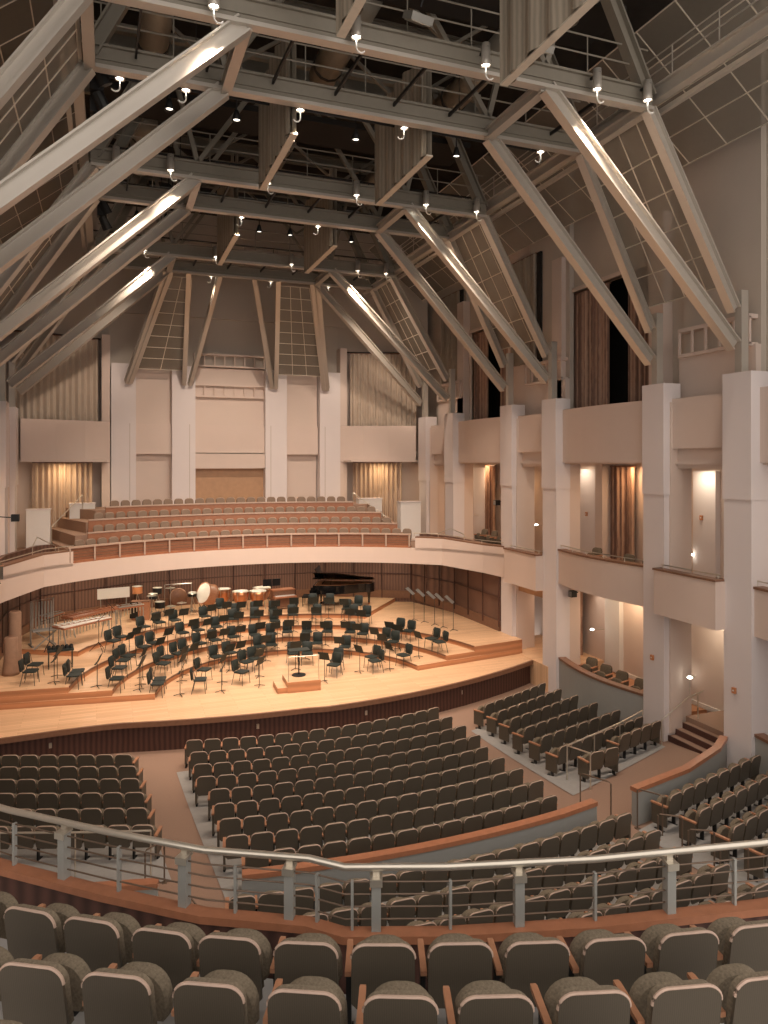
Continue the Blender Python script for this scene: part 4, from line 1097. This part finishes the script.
def chair_meshes():
    b = dome(.42, .46, .86, .07, -.22, -.175, -.15, .14, .01)
    back = autosmooth(b.mesh('backrest', M['chairgreen']))
    s = MB(); rr = []
    for t, ins in ((0, .02), (.5, 0), (1, .02)):
        rr.append([(x * (1 - ins * 2), y, .43 + .05 * t) for x, y in [(-.22, -.19), (.22, -.19), (.24, .16), (.19, .22), (-.19, .22), (-.24, .16)]])
    n = 6; vs = [v for o in rr for v in o]
    fs = [tuple(range(n))[::-1], tuple(range(2 * n, 3 * n))] + [(j * n + i, j * n + (i + 1) % n, (j + 1) * n + (i + 1) % n, (j + 1) * n + i) for j in range(2) for i in range(n)]
    s.add(vs, fs)
    st = s.mesh('seat', M['chairgreen'])
    legs = []
    for sx in (-1, 1):
        legs.append(('leg', MB().tube([(sx * .21, .17, .44), (sx * .235, .21, 0)], .012, 6).mesh('leg', M['chairmetal']), None))
        legs.append(('leg', MB().tube([(sx * .21, -.17, .46), (sx * .235, -.27, 0)], .012, 6).mesh('leg', M['chairmetal']), None))
    fr_ = MB().tube([(-.2, -.19, .44), (-.2, -.28, .80)], .012, 6).tube([(.2, -.19, .44), (.2, -.28, .80)], .012, 6).mesh('back_frame', M['chairmetal'])
    return ('orchestra_chair', 'chair', [('backrest', back, None), ('seat', st, None), ('back_frame', fr_, None)] + legs)
CHP = chair_meshes()
desk = MB().slab([(-.22, 0), (.22, 0), (.22, .30), (-.22, .30)], -.006, .006, 0, -.45)
for _ in (0,): desk.box(-.22, .22, -.06, .0, -.012, 0)
DESK = desk.mesh('desk', M['chairgreen'])
SHAFT = MB().tube([(0, 0, .02), (0, 0, .9)], .013, 6).mesh('shaft', M['chairmetal'])
BASE = MB()
for i in range(3):
    a = i * 2 * PI / 3 + .5; BASE.tube([(0, 0, .07), (.22 * cos(a), .22 * sin(a), .012)], .012, 5)
BASE = BASE.mesh('base', M['black'])
PAPER = MB().slab([(-.2, .02), (.2, .02), (.2, .28), (-.2, .28)], -.012, -.007, 0, -.45).mesh('sheet_music', M['white'])
def stand(x, y, rz, h, label, paper=False, m=None, grp='music stands on the stage'):
    z = stage_z(x, y)
    r = thing('music_stand', label, 'music stand', (x, y, z), rz, grp)
    link('base', BASE, r); s = link('shaft', SHAFT, r); s.scale = (1, 1, h / .9)
    d = link('desk', DESK if m is None else m, r, (0, 0, h))
    if paper: link('sheet_music', PAPER, d)
    return r
def where(x, y):
    d = hyp(x - RC[0], y - RC[1])
    z = stage_z(x, y)
    lev = {0: 'on the flat stage floor', .2: 'on the lowest riser', .4: 'on the second riser', .6: 'on the third riser', .8: 'on the highest riser'}[z]
    return lev
import collections
byl = collections.defaultdict(list)
for c in CH: byl[where(c[0], c[1])].append(c)
stands = []
for lev, cs in byl.items():
    cs.sort(key=lambda c: -math.atan2(c[1] - RC[1], c[0] - RC[0]) if True else 0)
    for i, (x, y, z) in enumerate(cs):
        tx, ty = .3, 25.2
        face = math.atan2(ty - y, tx - x) - PI / 2
        if y < 28.6 and abs(x) > 2.5: face = math.atan2(26.0 - y, (0.3) - x) - PI / 2
        face += (random.random() - .5) * .25
        inst(CHP, (x, y, stage_z(x, y)), face, 'green-black orchestra chair %s, %s clockwise from the left' % (lev, ORD[i + 1]), 'orchestra chairs on the stage')
        d = Vector((tx - x, ty - y)).normalized()
        sxp = Vector((x, y)) + d * .78
        if all((sxp - q[0]).length > .55 for q in stands) and all(hyp(sxp.x - c[0], sxp.y - c[1]) > .38 for c in CH):
            stands.append((sxp, face))
stands.sort(key=lambda q: -math.atan2(q[0].y - RC[1], q[0].x - RC[0]))
cnt = collections.Counter()
for i, (p, f) in enumerate(stands):
    lev = where(p.x, p.y); cnt[lev] += 1
    stand(p.x, p.y, f + PI * 0 , .78 + .1 * random.random(), 'dark music stand %s, %s counting clockwise from the left' % (lev, ORD[cnt[lev]]), paper=(i % 9 == 2))
GD = MB().slab([(-.22, 0), (.22, 0), (.22, .3), (-.22, .3)], -.006, .006, 0, -1.2).mesh('desk', M['grey'])
for i, (x, y) in enumerate([(7.48, 32.3), (7.75, 31.7), (7.97, 31.0), (8.1, 30.35), (8.3, 29.7)]):
    stand(x, y, .9, 1.25, 'tall grey empty music stand by the right shell wall, %s from the far end' % ORD[i + 1], m=GD, grp='grey empty stands at the right')

# ---------------- conductor podium
t = thing('conductor_podium', 'two-step wooden conductor podium with a back rail at the stage front', 'podium', (.33, 25.95, 0), -.05)
m2 = MB().box(-.6, .6, -.55, .55, 0, .38); m2.m = [1, 0, 1, 1, 1, 1]; part('platform', m2, [M['floorwood'], M['riserface']], t)
m2 = MB().box(-.95, -.6, -.5, .5, 0, .19); m2.m = [1, 0, 1, 1, 1, 1]; part('step', m2, [M['floorwood'], M['riserface']], t)
part('guard_rail', MB().tube([(-.55, -.45, .38), (-.55, -.45, 1.25), (.55, -.45, 1.25), (.55, -.45, .38)], .022, 6), M['railmetal'], t, 'metal guard rail')
st_ = thing('conductor_stand', 'wide dark conductor music stand standing on the podium', 'music stand', (.3, 26.2, .38), PI)
part('desk', MB().box(-.38, .38, -.22, .22, .92, .95), M['chairgreen'], st_)
part('shaft', MB().tube([(0, 0, .03), (0, 0, .92)], .025, 8), M['black'], st_)
part('base', MB().lathe([(.26, 0), (.25, .03), (.05, .05)], n=14), M['black'], st_)

# ---------------- grand piano
t = thing('grand_piano', 'black concert grand piano with raised lid on the rear riser', 'piano', (5.15, 36.0, .8), -.42); t.scale = (1.08, 1.08, 1.12)
out = [(-1.4, -.72), (-1.4, .72), (.2, .72)] + [(.2 + 1.15 * sin(a) * 1.0, .72 - .0 - (1 - cos(a)) * .62) for a in [i * PI / 10 for i in range(1, 6)]] + [(1.42, -.15), (1.38, -.45), (1.1, -.70), (.7, -.74), (0, -.74)]
out = [(-1.4, .74), (-1.4, -.74), (-.95, -.74), (-.3, -.70), (.2, -.48), (.7, -.12), (1.0, .02), (1.25, .05), (1.40, .25), (1.42, .5), (1.3, .68), (1.1, .74)]
body = part('case', MB().prism(out[::-1] if False else out, .62, 1.02), M['piano'], t)
part('keyboard', MB().box(-1.5, -1.3, -.62, .62, .70, .76), M['white'], t, 'white keys')
part('key_slip', MB().box(-1.55, -1.48, -.74, .74, .62, .80).box(-1.5, -1.2, -.74, -.64, .62, .92).box(-1.5, -1.2, .64, .74, .62, .92), M['piano'], t)
m2 = MB(); lidp = [(x, y) for x, y in out]
vs0 = []; ang = .34
for x, y in lidp: vs0.append((x, .74 - (.74 - y) * cos(ang), 1.06 + (.74 - y) * sin(ang)))
n = len(vs0); m2.add(vs0 + [(v[0], v[1], v[2] + .03) for v in vs0], [tuple(range(n))[::-1], tuple(range(n, 2 * n))] + [(i, (i + 1) % n, n + (i + 1) % n, n + i) for i in range(n)])
# lid hinged on the straight side: visible as a rising dark leaf
lid = part('lid', m2, M['piano'], t)
part('front_lid', MB().box(-1.42, -1.02, -.7, .74, 1.30, 1.34).add([(-1.05, -.7, 1.34), (-1.05, .74, 1.1), (-1.3, .74, 1.75), (-1.3, -.7, 1.75), (-1.08, -.7, 1.34), (-1.08, .74, 1.1), (-1.33, .74, 1.75), (-1.33, -.7, 1.75)],
     [(0, 1, 2, 3), (7, 6, 5, 4), (0, 3, 7, 4), (1, 5, 6, 2), (2, 6, 7, 3), (0, 4, 5, 1)]), M['piano'], lid)
part('lid_prop', MB().tube([(-.6, -.5, 1.0), (-.5, -.6, 1.5)], .012, 6), M['piano'], t)
part('iron_frame', MB().prism([(x * .94, y * .92) for x, y in out], 1.0, 1.03), M['copper'], t, 'golden iron frame')
part('music_desk', MB().add([(-1.0, -.4, 1.03), (-1.0, .4, 1.03), (-.85, .4, 1.3), (-.85, -.4, 1.3)], [(0, 1, 2, 3)]).box(-1.02, -.98, -.4, .4, 1.03, 1.06), M['piano'], t)
for x, y in ((-1.2, -.6), (-1.2, .6), (1.15, .4)):
    g = part('leg', MB().lathe([(.05, 0.08), (.045, .2), (.075, .5), (.09, .62)], (x, y, 0), 10), M['piano'], t)
    part('caster', MB().lathe([(.05, 0), (.05, .08)], (x, y, 0), 8), M['copper'], g)
part('pedal_lyre', MB().box(-1.0, -.97, -.15, .15, .1, .62).box(-1.15, -.95, -.15, .15, .08, .12), M['piano'], t)
t = thing('piano_bench', 'low black piano bench at the keyboard end of the piano', 'bench', (3.35, 36.75, .8), -.42)
part('cushion', MB().box(-.18, .18, -.38, .38, .44, .52), M['black'], t)
for a in (-1, 1):
    for b in (-1, 1): part('leg', MB().tube([(a * .14, b * .33, 0), (a * .14, b * .33, .44)], .025, 6), M['black'], t)

# ---------------- celesta-like keyboard cabinet
t = thing('keyboard_cabinet', 'small brown wooden upright keyboard instrument left of the piano', 'keyboard instrument', (2.0, 36.2, .8), .15)
part('cabinet', MB().box(-.55, .55, -.1, .35, .1, .95), M['capdark'], t)
part('key_shelf', MB().box(-.58, .58, -.38, -.08, .62, .70), M['cap'], t)
part('lid', MB().box(-.6, .6, -.14, .38, .95, 1.0), M['cap'], t)
part('keys', MB().box(-.5, .5, -.34, -.12, .70, .725), M['white'], t, 'white keys')
for sx in (-1, 1): part('leg', MB().box(sx * .54 - .04, sx * .54 + .04, -.38, -.30, 0, .62), M['capdark'], t)
t = thing('display_monitor', 'small black double desk standing behind the keyboard instrument', 'music stand', (1.6, 37.1, .8), 0)
part('desk', MB().box(-.45, .0, -.03, .03, 1.05, 1.4).box(.03, .45, -.03, .03, 1.05, 1.4), M['black'], t); part('shaft', MB().tube([(0, 0, 0), (0, 0, 1.1)], .02, 6), M['black'], t)
part('base', MB().lathe([(.2, 0), (.19, .02), (.03, .04)], n=10), M['black'], t)

# ---------------- timpani
for i, (x, y, r) in enumerate([(-0.75, 37.7, .36), (-.05, 36.7, .40), (.78, 36.5, .42), (1.15, 37.4, .44)]):
    t = thing('timpani', 'copper timpani with pale head, %s from the left in the row of four' % ORD[i + 1], 'timpani', (x, y, .8), 0, 'copper timpani')
    part('bowl', MB().lathe([(.05, .25), (r * .55, .32), (r * .85, .52), (r * .98, .74), (r, .94)], n=22), M['copper'], t, smooth=True)
    part('drum_head', MB().lathe([(r * 1.0, .94), (r * .98, .96), (0.01, .965)], n=22), M['skin'], t, smooth=True)
    part('hoop', MB().tube([(r * 1.03 * cos(a), r * 1.03 * sin(a), .945) for a in [k * PI / 11 for k in range(23)]], .018, 6), M['railmetal'], t)
    m2 = MB()
    for k in range(6):
        a = k * PI / 3; m2.tube([(r * 1.04 * cos(a), r * 1.04 * sin(a), .94), (r * 1.04 * cos(a), r * 1.04 * sin(a), .55)], .012, 5)
    part('tension_rods', m2, M['railmetal'], t)
    for k in range(3):
        a = k * 2 * PI / 3; part('leg', MB().tube([(r * .7 * cos(a), r * .7 * sin(a), .45), (r * .9 * cos(a), r * .9 * sin(a), .0)], .018, 5), M['grey'], t)
# ---------------- concert bass drum
t = thing('bass_drum', 'large tilted concert bass drum with white head and wooden hoops', 'drum', (-1.65, 37.0, .8), 0)
mt = Matrix.Rotation(.5, 4, 'Z') @ Matrix.Rotation(-PI / 2 + .35, 4, 'Y')
m2 = MB().lathe([(.52, -.24), (.52, .24)], (0, 0, .85), 28, mt); part('shell', m2, M['armwood'], t, smooth=False)
part('drum_head', MB().lathe([(.50, .245), (.01, .26)], (0, 0, .85), 28, mt), M['skin'], t, 'white front head')
part('drum_head', MB().lathe([(.50, -.245), (.01, -.26)], (0, 0, .85), 28, mt), M['skin'], t)
for s_ in (-.24, .24):
    part('hoop', MB().tube([mt @ Vector((.54 * cos(a), .54 * sin(a), s_)) + Vector((0, 0, .85)) for a in [k * PI / 14 for k in range(29)]], .022, 6), M['armwood'], t)
part('stand', MB().tube([(-.4, -.3, 0), (0, 0, .5), (.4, .3, 0)], .022, 6).tube([(-.4, .3, 0), (0, 0, .5), (.4, -.3, 0)], .022, 6).tube([(-.55, 0, .8), (-.3, 0, .2), (.3, 0, .2), (.55, 0, .8)], .02, 6), M['black'], t)
# ---------------- percussion cluster
t = thing('gong', 'bronze gong hanging in a dark square frame at the back', 'gong', (-3.0, 37.5, .8), .1)
part('disc', MB().lathe([(.42, -.03), (.44, 0), (.38, .03), (.1, .04), (.01, .07)], (0, 0, .72), 24, Matrix.Rotation(PI / 2, 4, 'X')), M['capdark'], t, smooth=True)
part('frame', MB().tube([(-.65, 0, 0), (-.65, 0, 1.35), (.65, 0, 1.35), (.65, 0, 0)], .025, 6), M['grey'], t)
part('foot', MB().bar((-.65, -.3, .02), (-.65, .3, .02), .05, .04).bar((.65, -.3, .02), (.65, .3, .02), .05, .04), M['black'], t)
part('cord', MB().tube([(-.2, 0, 1.1), (-.2, 0, 1.35)], .008, 4).tube([(.2, 0, 1.1), (.2, 0, 1.35)], .008, 4), M['black'], t)
def drum(x, y, z, r, h, leg, label, m='black', head='skin', name='tom_drum'):
    t = thing(name, label, 'drum', (x, y, z))
    part('shell', MB().lathe([(r, leg), (r, leg + h)], n=18), M[m], t)
    part('drum_head', MB().lathe([(r, leg + h), (.01, leg + h + .01)], n=18), M[head], t)
    part('hoop', MB().tube([(r * 1.03 * cos(a), r * 1.03 * sin(a), leg + h) for a in [k * PI / 9 for k in range(19)]], .012, 5), M['railmetal'], t)
    for k in range(3):
        a = k * 2 * PI / 3; part('leg', MB().tube([(0, 0, leg), (r * cos(a), r * sin(a), 0)], .012, 5), M['railmetal'], t)
drum(-4.2, 37.2, .8, .2, .25, .75, 'black tom drum on a stand, left of the gong')
drum(-3.95, 38.0, .8, .22, .3, .85, 'black tom drum on a stand just beside the gong frame')
drum(-3.9, 36.9, .8, .24, .3, .35, 'low black floor tom in front of the tom drums')
drum(-2.35, 37.2, .8, .2, .2, .75, 'black snare drum between the gong and the bass drum')
drum(-4.9, 37.9, .8, .24, .34, .95, 'orange wooden drum on a stand by the white board', m='orange')
for i, (x, y, h) in enumerate([(-4.3, 36.6, 1.0), (-3.4, 36.6, .45), (-2.9, 36.7, .55), (-3.4, 37.1, 1.25), (-2.4, 36.6, 1.0)]):
    t = thing('cymbal', 'bronze cymbal on a thin stand, %s from the left among the drums' % ORD[i + 1], 'cymbal', (x, y, .8), 0, 'cymbals among the drums')
    part('plate', MB().lathe([(.24, h), (.2, h + .015), (.06, h + .03), (.02, h + .06)], n=18), M['railmetal'], t)
    part('shaft', MB().tube([(0, 0, .1), (0, 0, h + .06)], .01, 5), M['grey'], t)
    m2 = MB()
    for k in range(3): m2.tube([(0, 0, .3 if h > .5 else .2), (.22 * cos(k * 2.09), .22 * sin(k * 2.09), 0)], .01, 5)
    part('tripod', m2, M['grey'], t)
t = thing('white_board', 'white table top board leaning behind the percussion at the left', 'board', (-5.8, 38.1, .8), .15)
part('board', MB().box(-.95, .55, -.03, .03, .75, 1.25), M['white'], t); part('easel', MB().tube([(-.8, 0, .8), (-.8, .3, 0)], .02, 5).tube([(.4, 0, .8), (.4, .3, 0)], .02, 5).tube([(-.8, 0, .8), (-.8, -.2, 0)], .02, 5).tube([(.4, 0, .8), (.4, -.2, 0)], .02, 5), M['grey'], t)
t = thing('equipment_case', 'upright wooden equipment case with a dark opening beside the percussion', 'case', (-4.85, 36.2, .8), -.2)
part('body', MB().box(-.35, .45, -.2, .2, 0, .85), M['armwood'], t); part('opening', MB().box(-.42, -.05, -.22, -.19, .1, .85), M['black'], t); part('lid', MB().box(-.37, .47, -.22, .22, .85, .88), M['capdark'], t)
def mallet(x, y, z, rz, L, label, top_m, wide0=.4, wide1=.2, h=.88):
    t = thing('marimba', label, 'marimba', (x, y, z), rz)
    m2 = MB(); n = int(L / .07)
    for i in range(n):
        u = -L / 2 + L * i / n; wv = wide0 + (wide1 - wide0) * i / n
        m2.box(u, u + .055, -wv, -.02, h, h + .02); 
        if i % 7 not in (2, 6): m2.box(u + .03, u + .08, .02, wv, h + .03, h + .05)
    part('bars', m2, M[top_m], t)
    m2 = MB()
    for i in range(0, n, 2):
        u = -L / 2 + L * i / n; m2.tube([(u, -.15, h - .04), (u, -.15, h - .5 + .3 * i / n)], .022, 6)
    part('resonators', m2, M['railmetal'], t)
    part('rail_frame', MB().bar((-L / 2, -wide0, h - .04), (L / 2, -wide1, h - .04), .03, .07).bar((-L / 2, wide0, h - .04), (L / 2, wide1, h - .04), .03, .07).bar((-L / 2, -wide0, h - .04), (-L / 2, wide0, h - .04), .03, .07), M['cap'], t)
    for sx in (-1, 1):
        for sy in (-1, 1): part('leg', MB().tube([(sx * L / 2 * .9, sy * .15, h - .05), (sx * L / 2 * .85, sy * .28, .03)], .022, 6), M['grey'], t)
mallet(-7.15, 32.2, .8, .62, 2.3, 'long pale-topped marimba at the left of the rear riser', 'skin')
mallet(-6.9, 34.2, .8, .70, 2.5, 'long dark reddish marimba behind the pale one at left', 'cap', .38, .2)
mallet(-5.3, 35.3, .8, .3, 1.2, 'short dark xylophone right of the marimbas', 'grey', .3, .18, .85)
mallet(-8.5, 34.7, .8, .9, 1.1, 'small glockenspiel table with metal bars near the left wall', 'grey', .25, .15, .8)
t = thing('tubular_bells', 'rack of tall grey tubular bells near the left shell wall', 'bells', (-8.75, 32.6, .8), .3)
part('frame', MB().tube([(-.42, 0, 0), (-.42, 0, 1.8), (.42, 0, 1.85), (.42, 0, 0)], .03, 6), M['grey'], t)
m2 = MB()
for k in range(7): m2.tube([(-.35 + k * .115, 0, .55), (-.35 + k * .115, 0, 1.75)], .03, 6)
part('tubes', m2, M['grey'], t); part('foot', MB().bar((-.42, -.35, .03), (-.42, .35, .03), .06, .05).bar((.42, -.35, .03), (.42, .35, .03), .06, .05), M['grey'], t)
t = thing('folded_easel', 'grey covered trolley with crossed legs before the tubular bells', 'trolley', (-8.55, 31.9, .8), .25)
part('top', MB().box(-.5, .5, -.2, .2, .72, .78), M['grey'], t); part('cross_legs', MB().tube([(-.45, 0, 0), (.45, 0, .75)], .03, 6).tube([(.45, 0, 0), (-.45, 0, .75)], .03, 6), M['grey'], t); part('arm', MB().bar((.45, 0, .78), (1.0, -.1, .62), .12, .03), M['skin'], t)
for i, (x, y, h, r) in enumerate([(-9.5, 29.2, 1.35, .24), (-9.45, 30.0, 2.1, .22)]):
    t = thing('felt_roll', ('shorter' if i == 0 else 'taller') + ' upright brown felt roll standing at the left stage wall', 'roll', (x, y, .6), 0, 'brown felt rolls')
    part('roll', MB().lathe([(r * 1.25, 0), (r * 1.2, .15), (r, .5), (r * .95, h - .05), (r * .8, h)], n=16), M['brownroll'], t, smooth=True)
    part('core', MB().lathe([(r * .5, h), (r * .5, h + .01)], n=12), M['capdark'], t)
t = thing('side_table', 'small square black-topped table among the left chairs', 'table', (-7.9, 29.6, .6), .1)
part('top', MB().box(-.45, .45, -.25, .25, .62, .70), M['chairgreen'], t)
m2 = MB()
for k in range(12): m2.lathe([(.07, .70), (.06, .78), (.01, .80)], (-.38 + (k % 6) * .15, -.12 + (k // 6) * .24, 0), 6)
part('clutter', m2, M['black'], t, 'small dark mallets')
for a in (-1, 1):
    for b in (-1, 1): part('leg', MB().tube([(a * .4, b * .2, 0), (a * .4, b * .2, .62)], .02, 6), M['chairmetal'], t)
for i, (x, y) in enumerate([(-8.4, 31.5), (-6.6, 31.6), (-6.1, 33.2)]):
    t = thing('boom_stand', 'thin tripod microphone stand among the marimbas, %s from the left' % ORD[i + 1], 'microphone stand', (x, y, stage_z(x, y)), i, 'tripod microphone stands')
    m2 = MB()
    for k in range(3): m2.tube([(0, 0, .35), (.35 * cos(k * 2.09), .35 * sin(k * 2.09), 0)], .014, 5)
    part('tripod', m2, M['black'], t); part('pole', MB().tube([(0, 0, .3), (0, 0, 1.25)], .012, 5), M['black'], t); part('boom', MB().tube([(-.3, 0, 1.15), (.5, 0, 1.4)], .01, 5), M['black'], t)
print('SEATS', counts, 'objects', len(COL.objects))
